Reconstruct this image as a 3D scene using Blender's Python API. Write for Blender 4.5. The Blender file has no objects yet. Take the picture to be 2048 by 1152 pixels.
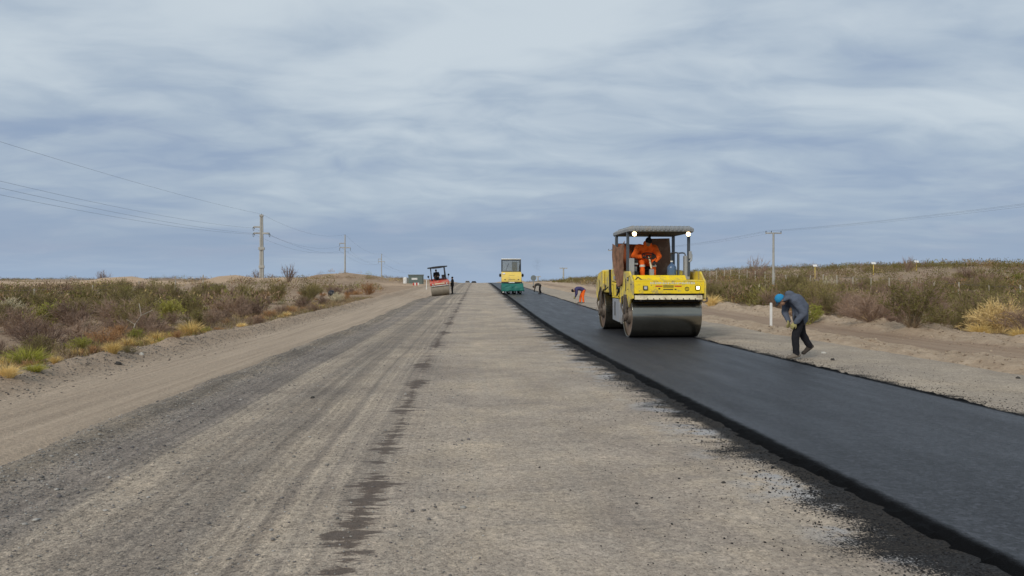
import bpy, bmesh, math, random
import numpy as np
from mathutils import Vector, Matrix
from mathutils import noise as mnoise

R = math.radians
scene = bpy.context.scene
C = scene.collection
random.seed(7)
RNG = np.random.RandomState(11)

# ---------------------------------------------------------------- camera
FPX = 1450.0                      # focal length in pixels of the 2048 px wide photograph
CAM = Vector((0.0, 0.0, 1.6))
cam_d = bpy.data.cameras.new('camera')
cam_d.sensor_width = 36.0
cam_d.lens = 36.0 * FPX / 2048.0
cam_d.clip_start = 0.1
cam_d.clip_end = 20000.0
cam = bpy.data.objects.new('camera', cam_d)
C.objects.link(cam)
cam.location = CAM
cam.rotation_euler = (R(90) - math.atan(9 / FPX), 0, -math.atan(111 / FPX))
scene.camera = cam
CROT = cam.rotation_euler.to_matrix()


def ray(px, py):
    return CROT @ Vector(((px - 1024) / FPX, -(py - 576) / FPX, -1.0))


def at(px, py, Y):
    d = ray(px, py)
    return CAM + d * (Y / d.y)


# ---------------------------------------------------------------- world, sun, exposure
SUN_EL, SUN_AZ = R(33), R(215)    # high veiled sun behind the camera, to its left
world = bpy.data.worlds.new('World')
scene.world = world
world.use_nodes = True
wn = world.node_tree
wn.nodes.clear()


class NB:
    """small helper that writes shader nodes as expressions"""

    def __init__(self, nt):
        self.nt = nt

    def n(self, t, **kw):
        o = self.nt.nodes.new(t)
        for k, v in kw.items():
            setattr(o, k, v)
        return o

    def put(self, inp, v):
        if isinstance(v, bpy.types.NodeSocket):
            self.nt.links.new(v, inp)
        elif isinstance(v, (tuple, list)):
            v = tuple(v)
            if inp.type == 'RGBA' and len(v) == 3:
                v = v + (1.0,)
            inp.default_value = v
        else:
            if inp.type == 'VECTOR':
                inp.default_value = (v, v, v)
            elif inp.type == 'RGBA':
                inp.default_value = (v, v, v, 1)
            else:
                inp.default_value = v

    def m(self, op, a, b=None, c=None, clamp=False):
        o = self.n('ShaderNodeMath', operation=op, use_clamp=clamp)
        self.put(o.inputs[0], a)
        if b is not None:
            self.put(o.inputs[1], b)
        if c is not None:
            self.put(o.inputs[2], c)
        return o.outputs[0]

    def add(self, a, b): return self.m('ADD', a, b)
    def sub(self, a, b): return self.m('SUBTRACT', a, b)
    def mul(self, a, b): return self.m('MULTIPLY', a, b)

    def vm(self, op, a, b=None):
        o = self.n('ShaderNodeVectorMath', operation=op)
        self.put(o.inputs[0], a)
        if b is not None:
            self.put(o.inputs[1], b)
        return o.outputs[0]

    def sep(self, v):
        o = self.n('ShaderNodeSeparateXYZ')
        self.put(o.inputs[0], v)
        return o.outputs[0], o.outputs[1], o.outputs[2]

    def vec(self, x, y, z=0.0):
        o = self.n('ShaderNodeCombineXYZ')
        for i, v in enumerate((x, y, z)):
            self.put(o.inputs[i], v)
        return o.outputs[0]

    def noise(self, v, scale, detail=4, rough=.55, dist=0.0, color=False):
        o = self.n('ShaderNodeTexNoise')
        self.put(o.inputs['Vector'], v)
        self.put(o.inputs['Scale'], scale)
        self.put(o.inputs['Detail'], detail)
        self.put(o.inputs['Roughness'], rough)
        self.put(o.inputs['Distortion'], dist)
        return o.outputs[1] if color else o.outputs[0]

    def voro(self, v, scale, rnd=1.0, out='Distance', feature='F1'):
        o = self.n('ShaderNodeTexVoronoi', feature=feature)
        self.put(o.inputs['Vector'], v)
        self.put(o.inputs['Scale'], scale)
        self.put(o.inputs['Randomness'], rnd)
        return o.outputs[out]

    def ss(self, x, lo, hi, a=0.0, b=1.0):
        o = self.n('ShaderNodeMapRange', interpolation_type='SMOOTHSTEP')
        self.put(o.inputs[0], x)
        for i, v in enumerate((lo, hi, a, b)):
            self.put(o.inputs[i + 1], v)
        return o.outputs[0]

    def band(self, x, c, w, soft):
        """1 inside c +- w, fading over soft"""
        return self.ss(self.m('ABSOLUTE', self.sub(x, c)), w + soft, w)

    def mix(self, f, a, b, blend='MIX'):
        o = self.n('ShaderNodeMix', data_type='RGBA', blend_type=blend)
        self.put(o.inputs[0], f)
        self.put(o.inputs[6], a)
        self.put(o.inputs[7], b)
        return o.outputs[2]

    def ramp(self, f, stops):
        o = self.n('ShaderNodeValToRGB')
        self.put(o.inputs[0], f)
        e = o.color_ramp.elements
        while len(e) < len(stops):
            e.new(.5)
        for el, (p, c) in zip(e, stops):
            el.position = p
            el.color = tuple(c) + ((1,) if len(c) == 3 else ())
        return o.outputs[0]

    def bump(self, h, strength=.5, dist=.01, normal=None):
        o = self.n('ShaderNodeBump')
        self.put(o.inputs['Height'], h)
        self.put(o.inputs['Strength'], strength)
        self.put(o.inputs['Distance'], dist)
        if normal is not None:
            self.put(o.inputs['Normal'], normal)
        return o.outputs[0]

    def attr(self, name, out=1):
        o = self.n('ShaderNodeAttribute', attribute_name=name)
        return o.outputs[out]

    def pos(self): return self.n('ShaderNodeNewGeometry').outputs['Position']
    def obj(self): return self.n('ShaderNodeTexCoord').outputs['Object']
    def rnd(self): return self.n('ShaderNodeObjectInfo').outputs['Random']


b = NB(wn)
sky = b.n('ShaderNodeTexSky', sky_type='NISHITA', sun_disc=False)
sky.sun_elevation = SUN_EL
sky.sun_rotation = SUN_AZ
sky.air_density = 1.0
sky.dust_density = 1.5
gen = b.n('ShaderNodeTexCoord').outputs['Generated']
dx, dy, dz = b.sep(b.vm('NORMALIZE', gen))
den = b.add(b.m('MAXIMUM', dz, 0.0), .15)
cp = b.vec(b.m('DIVIDE', dx, den), b.m('DIVIDE', dy, den), 0.0)
# rolling layers of stratus seen from below
warp = b.noise(b.vm('MULTIPLY', cp, (.55, .55, 1)), 1.0, 3, .5, 0, color=True)
cq = b.vm('ADD', cp, b.vm('MULTIPLY', b.vm('SUBTRACT', warp, (.5, .5, .5)), (1.3, 1.0, 0)))
n1 = b.noise(b.vm('ADD', b.vm('MULTIPLY', cq, (.60, .85, 1)), (4.2, 7.7, 0)), 1.0, 3, .45, .2)
n2 = b.noise(b.vm('ADD', b.vm('MULTIPLY', cq, (1.5, 2.1, 1)), (11.3, 2.9, 0)), 1.0, 4, .5, .3)
n3 = b.noise(b.vm('ADD', b.vm('MULTIPLY', cq, (4.0, 5.6, 1)), (1.3, 8.9, 0)), 1.0, 5, .52, .4)
thick = b.add(b.add(b.mul(n1, .52), b.mul(n2, .31)), b.mul(n3, .17))
up = b.ss(dz, 0.0, .36)
thick = b.add(b.mul(b.sub(thick, .5), b.ss(dz, 0.0, .24, .38, 1.0)), .5)
thick = b.add(thick, b.mul(b.sub(up, .45), .17))
cover = b.ss(thick, .28, .67)
K = 1 / 1.27
def kc(*c): return tuple(x * K for x in c)
cloud = b.ramp(cover, [(0.0, kc(2.55, 3.45, 5.00)), (.35, kc(3.10, 3.95, 5.30)), (.62, kc(4.05, 4.90, 5.90)), (1.0, kc(5.85, 6.60, 7.20))])
lav = b.mul(b.ss(n2, .45, .7), b.ss(cover, .75, .25))
cloud = b.mix(b.mul(lav, .35), cloud, kc(3.4, 3.9, 5.2))
low = b.ss(dz, .05, .0)
cloud = b.mix(b.mul(low, .6), cloud, kc(3.5, 4.65, 6.3))
veil = b.mix(.95, sky.outputs[0], cloud)
bg = b.n('ShaderNodeBackground')
b.put(bg.inputs[0], veil)
bg.inputs[1].default_value = 0.1
wo = b.n('ShaderNodeOutputWorld')
wn.links.new(bg.outputs[0], wo.inputs[0])

sun_d = bpy.data.lights.new('sun', 'SUN')
sun_d.energy = 1.5
sun_d.angle = R(14)
sun_d.color = (1.0, .93, .82)
sun = bpy.data.objects.new('sun', sun_d)
C.objects.link(sun)
_s = Vector((math.sin(SUN_AZ) * math.cos(SUN_EL), math.cos(SUN_AZ) * math.cos(SUN_EL), math.sin(SUN_EL)))
sun.rotation_euler = (-_s).to_track_quat('-Z', 'Y').to_euler()
sun.location = (-20, -20, 40)

vs = scene.view_settings
vs.view_transform = 'Standard'
vs.look = 'None'
vs.exposure = 0.345
vs.gamma = 1.0
vs.use_curve_mapping = False
scene.cycles.max_bounces = 6
scene.cycles.diffuse_bounces = 3
scene.cycles.glossy_bounces = 3
scene.cycles.transparent_max_bounces = 8
scene.cycles.use_denoising = True

# ---------------------------------------------------------------- shape of the land


def sstep(x, a, bb):
    t = np.clip((x - a) / (bb - a), 0, 1)
    return t * t * (3 - 2 * t)


def vnoise(x, y, seed=0):
    x = np.asarray(x, float); y = np.asarray(y, float)
    x, y = np.broadcast_arrays(x, y)
    xi = np.floor(x).astype(np.int64); yi = np.floor(y).astype(np.int64)
    fx = x - xi; fy = y - yi
    fx = fx * fx * (3 - 2 * fx); fy = fy * fy * (3 - 2 * fy)

    def h(i, j):
        k = (i * 374761393 + j * 668265263 + seed * 974634777) & 0xffffffff
        k = ((k ^ (k >> 13)) * 1274126177) & 0xffffffff
        k = k ^ (k >> 16)
        return (k & 0xffff) / 65535.0
    return (h(xi, yi) * (1 - fx) + h(xi + 1, yi) * fx) * (1 - fy) + (h(xi, yi + 1) * (1 - fx) + h(xi + 1, yi + 1) * fx) * fy


def fbm(x, y, seed=0, o=4):
    s = 0; a = 1; t = 0
    for k in range(o):
        s = s + a * vnoise(x, y, seed + k * 17); t += a
        x = x * 2.03 + 5.3; y = y * 2.03 + 1.7; a *= .5
    return s / t


_V = np.arange(-60, 6000, 1.0)
_grade = .0152 * sstep(_V, 16, 40) * sstep(_V, 165, 120) - .012 * sstep(_V, 150, 220) * sstep(_V, 700, 400)
_E = np.cumsum(_grade)
_gl = .0152 * sstep(_V, 16, 40) * sstep(_V, 330, 140)
_EL = np.cumsum(_gl)
_OFF = np.cumsum(.028 * sstep(_V, 4, 28) * sstep(_V, 900, 500))
def eroad(v): return np.interp(v, _V, _E)
def eland(v): return np.interp(v, _V, _EL)
def off(v): return np.interp(v, _V, _OFF)


def tilt(u, v):
    """side slope of the road edge under the red roller"""
    return -.115 * np.clip(-2.0 - u, 0, 2.2) * sstep(u, -7.5, -4.2) * sstep(v, 54, 63) * sstep(v, 82, 73)


def ground_h(u, v):
    u = np.asarray(u, float); v = np.asarray(v, float)
    e = eroad(v); el = eland(v)
    lump = fbm(u * 1.1, v * 1.1, 3, 4) - .5
    fine = fbm(u * 4.5, v * 4.5, 9, 3) - .5
    big = fbm(u * .11, v * .11, 21, 3) - .5
    z = np.full(np.broadcast(u, v).shape, 0.0)
    z = z - .06 * sstep(u, -4.35, -3.9) * sstep(u, 10.35, 9.9)
    # left track with faint ruts, berm of graded soil
    lt = sstep(u, -6.9, -6.3) * sstep(u, -3.8, -4.2)
    z = z + lt * (-.03 + .012 * np.sin(u * 11.0) + .012 * fine)
    wob = .35 * (fbm(v * .35, v * 0 + 3, 5, 3) - .5) * 2
    z = z + (.15 + .32 * lump) * np.exp(-((u + 7.15 + wob) / .5) ** 2) + .05 * fine * sstep(u, -6.3, -6.9)
    # right: sand strip, track, high berm
    z = z + (.03 + .30 * lump + .18 * fine) * sstep(u, 9.9, 10.5) * sstep(u, 11.7, 11.1)
    z = z + sstep(u, 11.3, 11.8) * sstep(u, 13.9, 13.4) * (-.06 + .010 * np.sin(u * 9.0) + .012 * fine)
    wr = .5 * (fbm(v * .3, v * 0 + 8, 6, 3) - .5) * 2
    bm = np.exp(-np.abs((u - 14.75 + wr) / .85) ** 2.4)
    z = z + bm * (.20 + .55 * lump + .26 * fine)
    # scrub land
    dl = np.maximum(0, -7.7 - u); dr = np.maximum(0, u - 15.6)
    wild = sstep(dl, 0, 3) + sstep(dr, 0, 3)
    z = z + wild * (.22 * lump + .8 * big * sstep(dl + dr, 3, 25))
    far = sstep(dl, 2, 18) + sstep(dr, 4, 30)
    z = z + e * (1 - far) + el * far
    z = z + .65 * sstep(dl, 4, 14) * sstep(dl, 45, 18) * sstep(v, 45, 100) * sstep(v, 330, 140) + tilt(u, v)
    z = z - .25 * sstep(dl, 8, 40)
    z = z + .7 * sstep(dr, 3, 14) * sstep(v, 50, 100) * sstep(v, 330, 140)
    z = z + 2.2 * sstep(dr, 24, 56) * sstep(v, 420, 160) - .35 * sstep(dr, 2, 10) * sstep(dr, 40, 25) * sstep(v, 120, 60)
    z = z + (.75 + 1.2 * lump) * np.exp(-((v - 113) / 5.0) ** 2) * sstep(-u, 22, 32)
    # spoil heaps on the left skyline
    for hx, hy, hh, hw in ((-34.5, 106, 1.25, 4.5), (-52, 112, .6, 5), (-30, 158, 1.5, 9), (-62, 150, .9, 10), (-44, 135, .5, 14), (-18, 120, .5, 7), (-85, 150, .8, 12), (-12, 215, 1.2, 8), (12, 235, 1.6, 7), (22, 250, 1.2, 8)):
        z = z + hh * (1 + .5 * lump) * np.exp(-(((u - hx) / hw) ** 2 + ((v - hy) / (hw * .6)) ** 2))
    return z


def gz(x, y):
    return float(ground_h(np.array(x - off(y)), np.array(float(y))))


def gravel_h(u, v):
    n = fbm(u * 2.2, v * 2.2, 31, 4) - .5
    f = fbm(u * 9, v * 9, 41, 2) - .5
    z = eroad(v) + tilt(u, v) + .018 * n + .010 * f * sstep(u, 0, -1)
    z = z + (.045 + .10 * n + .03 * f) * np.exp(-((u + 3.75 + .3 * (fbm(v * .6, v * 0, 55, 3) - .5)) / .28) ** 2) * sstep(v, 3, 9)
    z = z + (.012 + .03 * n) * np.exp(-((u + 2.95) / .12) ** 2)
    z = z - .012 * (np.exp(-((u + 2.56) / .16) ** 2) + np.exp(-((u + 1.42) / .2) ** 2))
    wl = .25 * (fbm(v * .8, v * 0 + 1, 61, 4) - .5) * 2
    wr = .25 * (fbm(v * .8, v * 0 + 9, 62, 4) - .5) * 2
    z = z - .12 * sstep(u, -3.95 + wl, -4.4 + wl) - .12 * sstep(u, 9.8 + wr, 10.3 + wr)
    return z


AL, AR = 2.95, 6.78               # edges of the fresh asphalt


def asphalt_h(u, v):
    wl = .07 * (fbm(v * 1.6, v * 0 + 2, 71, 3) - .5) * 2
    wr = .10 * (fbm(v * 1.5, v * 0 + 5, 72, 4) - .5) * 2
    n = fbm(u * 14, v * 14, 73, 2) - .5
    edge_l = sstep(u, AL - .14 + wl, AL + .20 + wl)
    edge_r = sstep(u, AR + .12 + wr, AR - .04 + wr)
    z = eroad(v) - .045 + .082 * edge_l * edge_r
    rough = (1 - sstep(u, AL + .05, AL + .22) * sstep(u, AR, AR - .12))
    z = z + rough * .06 * n * (edge_l * edge_r + .3)
    return z


def rz(x, y):
    """height of the road surface (asphalt, gravel or track) at a point"""
    u = np.array(x - off(y)); v = np.array(float(y))
    return float(max(ground_h(u, v), gravel_h(u, v) if -4.3 < u < 10.2 else -9, asphalt_h(u, v) if AL < u < AR else -9))


# ---------------------------------------------------------------- materials
MATS = {}


def mat(name, col=None, rough=.6, metal=0.0, spec=.5, noise=0.0, nscale=6.0, dirt=None, dirt_amt=.5, dirt_scale=3.0, emit=None, estr=0.0, bump=0.0, bscale=60):
    if name in MATS:
        return MATS[name]
    m = bpy.data.materials.new(name)
    m.use_nodes = True
    nb = NB(m.node_tree)
    bs = m.node_tree.nodes['Principled BSDF']
    bs.inputs['Roughness'].default_value = rough
    bs.inputs['Metallic'].default_value = metal
    bs.inputs['Specular IOR Level'].default_value = spec
    if col is not None:
        c = col
        o = nb.obj()
        if noise:
            f = nb.noise(o, nscale, 5, .6)
            c = nb.mix(1.0, tuple(col), nb.ramp(f, [(.25, (1 - noise,) * 3), (.75, (1 + noise,) * 3)]), 'MULTIPLY')
        if dirt:
            f = nb.ss(nb.noise(o, dirt_scale, 7, .68), .62 - dirt_amt * .3, .72 - dirt_amt * .1)
            c = nb.mix(nb.mul(f, .9), c, dirt)
            nb.put(bs.inputs['Roughness'], nb.add(rough, nb.mul(f, (.9 - rough) * .8)))
        nb.put(bs.inputs['Base Color'], c)
        if bump:
            nb.put(bs.inputs['Normal'], nb.bump(nb.noise(o, bscale, 4, .6), .6, bump))
    if emit:
        bs.inputs['Emission Color'].default_value = tuple(emit) + (1,)
        bs.inputs['Emission Strength'].default_value = estr
    MATS[name] = m
    return m


def newmat(name):
    m = bpy.data.materials.new(name)
    m.use_nodes = True
    MATS[name] = m
    return m, NB(m.node_tree), m.node_tree.nodes['Principled BSDF']


def speckle(nb, p, s1=110, s2=45):
    """grain of crushed stone: (brightness factor, height)"""
    v1 = nb.voro(p, s1, 1, 'Color')
    v2 = nb.voro(p, s2, 1, 'Color')
    a, _, _ = nb.sep(v1)
    c, _, _ = nb.sep(v2)
    d1 = nb.voro(p, s1)
    fac = nb.add(nb.mul(a, .55), nb.mul(c, .45))
    return fac, nb.sub(fac, nb.mul(d1, .5))


def make_gravel():
    m, nb, bs = newmat('crushed_gravel')
    p = nb.attr('rc')
    u, v, _ = nb.sep(p)
    nA = nb.noise(p, .55, 5, .6)
    nB = nb.noise(p, 3.0, 6, .65)
    nC = nb.noise(p, 14, 5, .7)
    lon = nb.noise(nb.vm('MULTIPLY', p, (5.5, .12, 1)), 1.0, 5, .6)        # streaks along the road
    lat = nb.noise(nb.vm('MULTIPLY', p, (.9, 4.5, 1)), 1.0, 5, .65)        # ripples across it
    uw = nb.add(u, nb.mul(nb.sub(nA, .5), .35))
    pale = (.340, .295, .245)
    mid = (.245, .213, .178)
    c = nb.mix(nb.ss(uw, -1.6, -.2), mid, pale)
    # worn dust film on the right half
    film = nb.mul(nb.ss(nb.add(nb.mul(nA, .6), nb.mul(nB, .4)), .44, .60), nb.ss(uw, -1.0, .3))
    c = nb.mix(nb.mul(film, .6), c, (.425, .36, .275))
    c = nb.mix(nb.mul(nb.ss(lat, .52, .68), .35), c, (.20, .185, .165))
    # left: coarse purple grey gravel and fresh windrow
    c = nb.mix(nb.mul(nb.band(uw, -3.1, .16, .30), .55), c, (.190, .172, .160))
    c = nb.mix(nb.mul(nb.band(uw, -3.80, .16, .22), .75), c, (.165, .145, .118))
    c = nb.mix(nb.mul(nb.band(uw, -2.0, .25, .3), .25), c, (.20, .178, .150))
    c = nb.mix(nb.mul(nb.ss(lon, .40, .72), .45), c, (.30, .272, .232))
    for cu, w, f in ((-2.64, .05, .55), (-2.50, .03, .5), (-2.36, .02, .35), (-1.52, .05, .5), (-1.38, .03, .4), (-1.14, .04, .45), (-.92, .03, .25)):
        tr = nb.mul(nb.band(nb.add(u, nb.mul(nb.sub(nb.noise(nb.vec(0, v), .25, 3), .5), .12)), cu, w, .07), nb.ss(nb.add(nB, nb.mul(lon, .5)), .42, .75, .35, 1.0))
        c = nb.mix(nb.mul(tr, f), c, (.40, .345, .275))
    # right shoulder: even grey
    c = nb.mix(nb.mul(nb.ss(uw, 6.7, 7.4), .7), c, (.305, .268, .218))
    # grain
    fac, h = speckle(nb, p, 95, 38)
    grain = nb.ramp(fac, [(.12, (.42, .42, .43)), (.35, (.85, .84, .83)), (.65, (1.06, 1.05, 1.04)), (.9, (1.42, 1.40, 1.36))])
    coarse = nb.ss(uw, .8, -2.6, .7, 1.0)
    c = nb.mix(coarse, c, nb.mix(1.0, c, grain, 'MULTIPLY'))
    c = nb.mix(1.0, c, nb.ramp(nC, [(.3, (.90, .90, .90)), (.7, (1.09, 1.09, 1.08))]), 'MULTIPLY')
    n7 = nb.noise(nb.vm('MULTIPLY', p, (1, 1.2, 1)), 16, 5, .8)
    c = nb.mix(1.0, c, nb.ramp(n7, [(.32, (.86, .86, .86)), (.5, (1, 1, 1)), (.68, (1.11, 1.11, 1.10))]), 'MULTIPLY')
    lefty = nb.ss(u, .1, -1.0)
    thin = nb.noise(nb.vm('MULTIPLY', nb.vec(nb.add(u, nb.mul(nb.sub(nb.noise(nb.vec(0, v), .12, 2), .5), .5)), v), (15, .045, 1)), 1.0, 4, .65)
    c = nb.mix(lefty, c, nb.mix(1.0, c, nb.ramp(thin, [(.32, (.76, .755, .75)), (.5, (1, 1, 1)), (.68, (1.26, 1.25, 1.22))]), 'MULTIPLY'))
    # patches where the fines have worn off or gathered
    pt1 = nb.noise(p, .42, 6, .62, .5)
    c = nb.mix(1.0, c, nb.ramp(pt1, [(.34, (.80, .80, .815)), (.47, (.97, .97, .97)), (.56, (1.05, 1.045, 1.03)), (.68, (1.22, 1.19, 1.14))]), 'MULTIPLY')
    c = nb.mix(1.0, c, nb.ramp(nb.noise(p, 1.3, 5, .6), [(.3, (.86, .855, .85)), (.7, (1.12, 1.12, 1.12))]), 'MULTIPLY')
    c = nb.mix(1.0, c, (1.24, 1.19, 1.17), 'MULTIPLY')
    # brown drip trail left by a water or oil truck
    dn = nb.noise(nb.vm('MULTIPLY', p, (1.7, 8.0, 1)), 1.0, 8, .70, .2)
    dn2 = nb.noise(nb.vec(0, v), .33, 4, .65)
    dist = nb.m('ABSOLUTE', nb.add(nb.add(u, .66), nb.mul(nb.sub(nb.noise(nb.vec(3, v), .6, 3), .5), .3)))
    dm = nb.ss(nb.add(nb.sub(dn, nb.mul(dist, .95)), nb.mul(nb.sub(dn2, .47), 1.0)), .46, .52)
    c = nb.mix(nb.mul(dm, .80), c, (.078, .052, .040))
    dm2 = nb.ss(nb.add(nb.sub(dn, nb.mul(dist, .45)), nb.mul(nb.sub(dn2, .5), .35)), .40, .62)
    c = nb.mix(nb.mul(dm2, .40), c, (.15, .13, .115))
    # black spill along the asphalt
    el = nb.m('ABSOLUTE', nb.sub(u, AL + .02))
    er = nb.m('ABSOLUTE', nb.sub(u, AR - .02))
    sn = nb.noise(nb.vm('MULTIPLY', p, (.7, 1.3, 1)), 1.0, 8, .72, .2)
    sg = nb.noise(p, 55, 3, .8)
    sn = nb.sub(sn, nb.mul(nb.sub(nb.noise(nb.vec(7, v), .55, 3, .6), .48), .55))
    spl = nb.ss(nb.sub(nb.add(nb.mul(sn, 1.0), nb.mul(nb.sub(sg, .5), .75)), nb.mul(el, .38)), .31, .39)
    spr = nb.ss(nb.sub(nb.add(nb.mul(sn, 1.0), nb.mul(nb.sub(sg, .5), .75)), nb.mul(er, .75)), .30, .38)
    inn = nb.ss(nb.add(el, nb.mul(nb.sub(sg, .5), .25)), .24, .12)
    sp = nb.m('MAXIMUM', nb.m('MAXIMUM', spl, spr), inn)
    lime = nb.mul(nb.ss(nb.noise(p, 1.4, 6, .7), .48, .60), nb.ss(el, 1.0, .25))
    c = nb.mix(nb.mul(lime, .75), c, (.40, .405, .42))
    c = nb.mix(nb.mul(sp, nb.ss(sg, .25, .6, .86, .98)), c, (.010, .010, .011))
    nb.put(bs.inputs['Base Color'], c)
    bs.inputs['Roughness'].default_value = .93
    bs.inputs['Specular IOR Level'].default_value = .2
    bh = nb.add(nb.mul(h, nb.mul(coarse, .012)), nb.add(nb.mul(nC, .02), nb.mul(nB, .03)))
    nb.put(bs.inputs['Normal'], nb.bump(bh, .8, 1.0))
    return m


def make_asphalt():
    m, nb, bs = newmat('fresh_asphalt')
    p = nb.attr('rc')
    u, v, _ = nb.sep(p)
    nA = nb.noise(nb.vm('MULTIPLY', p, (1.6, .18, 1)), 1.0, 5, .6)
    nB = nb.noise(p, 2.2, 6, .65)
    f, h = speckle(nb, p, 130, 60)
    c = nb.ramp(nb.add(nb.mul(nA, .6), nb.mul(nB, .4)), [(.3, (.0135, .0137, .0158)), (.7, (.027, .0273, .031))])
    c = nb.mix(1.0, c, nb.ramp(f, [(.1, (.6, .6, .6)), (.5, (1, 1, 1)), (.95, (1.7, 1.7, 1.75))]), 'MULTIPLY')
    edge = nb.ss(nb.add(nb.m('MINIMUM', nb.sub(u, AL), nb.sub(AR + .06, u)), nb.mul(nb.sub(nb.noise(p, 5, 5, .7), .5), .12)), .15, .26)
    edge = nb.m('MAXIMUM', edge, 0.0)
    v3, _, _ = nb.sep(nb.voro(p, 34, 1, 'Color'))
    c = nb.mix(1.0, c, nb.ramp(v3, [(.05, (.5, .5, .5)), (.5, (1, 1, 1)), (.95, (1.8, 1.8, 1.8))]), 'MULTIPLY')
    c = nb.mix(1.0, c, nb.ramp(nb.noise(nb.vm('MULTIPLY', p, (1, 1.6, 1)), 5, 6, .75), [(.3, (.60, .60, .60)), (.7, (1.5, 1.5, 1.52))]), 'MULTIPLY')
    c = nb.mix(edge, (.0055, .0055, .006), c)
    lane = nb.noise(nb.vm('MULTIPLY', p, (1.1, .05, 1)), 1.0, 3, .6)
    c = nb.mix(1.0, c, nb.ramp(lane, [(.35, (.78, .78, .78)), (.65, (1.28, 1.28, 1.28))]), 'MULTIPLY')
    nb.put(bs.inputs['Base Color'], c)
    nb.put(bs.inputs['Roughness'], nb.add(nb.mul(nb.sub(1, edge), .32), nb.add(.47, nb.mul(nb.sub(nb.noise(nb.vm('MULTIPLY', p, (2.4, .35, 1)), 1.0, 5, .6), .5), .30))))
    nb.put(bs.inputs['Specular IOR Level'], nb.add(.04, nb.mul(edge, .30)))
    nb.put(bs.inputs['Normal'], nb.bump(nb.add(nb.mul(h, .004), nb.mul(nb.noise(p, 30, 4, .7), nb.add(.006, nb.mul(nb.sub(1, edge), .03)))), .8, 1.0))
    return m


def make_ground():
    m, nb, bs = newmat('sandy_soil')
    p = nb.attr('rc')
    u, v, _ = nb.sep(p)
    nA = nb.noise(p, .35, 5, .6)
    nB = nb.noise(p, 2.4, 6, .65)
    nC = nb.noise(p, 17, 5, .7)
    uw = nb.add(u, nb.mul(nb.sub(nB, .5), .5))
    soilL = nb.ramp(nb.add(nb.mul(nA, .5), nb.mul(nB, .5)), [(.35, (.215, .160, .112)), (.65, (.36, .275, .195))])
    trackL = nb.ramp(nb.noise(nb.vm('MULTIPLY', p, (7, .14, 1)), 1.0, 6, .6), [(.3, (.31, .252, .192)), (.7, (.43, .355, .272))])
    bermL = (.33, .262, .195)
    soilR = nb.ramp(nb.add(nb.mul(nA, .5), nb.mul(nB, .5)), [(.35, (.185, .140, .100)), (.65, (.33, .255, .180))])
    trackR = nb.ramp(nb.noise(nb.vm('MULTIPLY', p, (5, .10, 1)), 1.0, 6, .6), [(.3, (.225, .165, .118)), (.7, (.330, .258, .190))])
    sandR = nb.ramp(nB, [(.35, (.30, .232, .165)), (.65, (.42, .340, .250))])
    c = nb.mix(nb.ss(uw, -8.0, -7.5), soilL, bermL)
    c = nb.mix(nb.ss(uw, -6.75, -6.3), c, trackL)
    c = nb.mix(nb.ss(uw, 8.5, 9.0), c, sandR)
    c = nb.mix(nb.ss(uw, 11.2, 11.6), c, trackR)
    c = nb.mix(nb.ss(uw, 13.5, 13.9), c, sandR)
    c = nb.mix(nb.ss(uw, 15.6, 16.6), c, soilR)
    # far land: patches of pale sand, and scrub tone in the distance
    farn = nb.noise(p, .06, 6, .65)
    c = nb.mix(nb.mul(nb.ss(farn, .50, .62), nb.ss(v, 60, 120)), c, (.40, .305, .215))
    rdg = nb.mul(nb.band(v, 111, 4.5, 4.0), nb.ss(u, -22, -30))
    c = nb.mix(nb.mul(rdg, .85), c, (.44, .335, .235))
    fac, h = speckle(nb, p, 70, 26)
    gr = nb.ramp(fac, [(.1, (.72, .72, .72)), (.5, (1, 1, 1)), (.92, (1.22, 1.2, 1.18))])
    c = nb.mix(nb.ss(uw, -5.0, -6.6, .35, 1.0), c, nb.mix(1.0, c, gr, 'MULTIPLY'))
    c = nb.mix(1.0, c, nb.ramp(nC, [(.3, (.86, .86, .86)), (.7, (1.12, 1.12, 1.12))]), 'MULTIPLY')
    c = nb.mix(1.0, c, (1.25, 1.19, 1.16), 'MULTIPLY')
    nb.put(bs.inputs['Base Color'], c)
    bs.inputs['Roughness'].default_value = .95
    bs.inputs['Specular IOR Level'].default_value = .15
    nb.put(bs.inputs['Normal'], nb.bump(nb.add(nb.mul(h, .008), nb.add(nb.mul(nC, .05), nb.mul(nB, .07))), .9, 1.0))
    return m


GRAVEL, ASPHALT, GROUND = make_gravel(), make_asphalt(), make_ground()

# ---------------------------------------------------------------- object helpers


def tag(o, label=None, cat=None, group=None, kind=None):
    if label: o['label'] = label
    if cat: o['category'] = cat
    if group: o['group'] = group
    if kind: o['kind'] = kind
    return o


def empty(name, loc, rot=(0, 0, 0)):
    o = bpy.data.objects.new(name, None)
    C.objects.link(o)
    o.location = loc
    o.rotation_euler = rot
    o.empty_display_size = .2
    return o


def link_mesh(name, me, parent=None):
    o = bpy.data.objects.new(name, me)
    C.objects.link(o)
    if parent is not None:
        o.parent = parent
    return o


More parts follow.
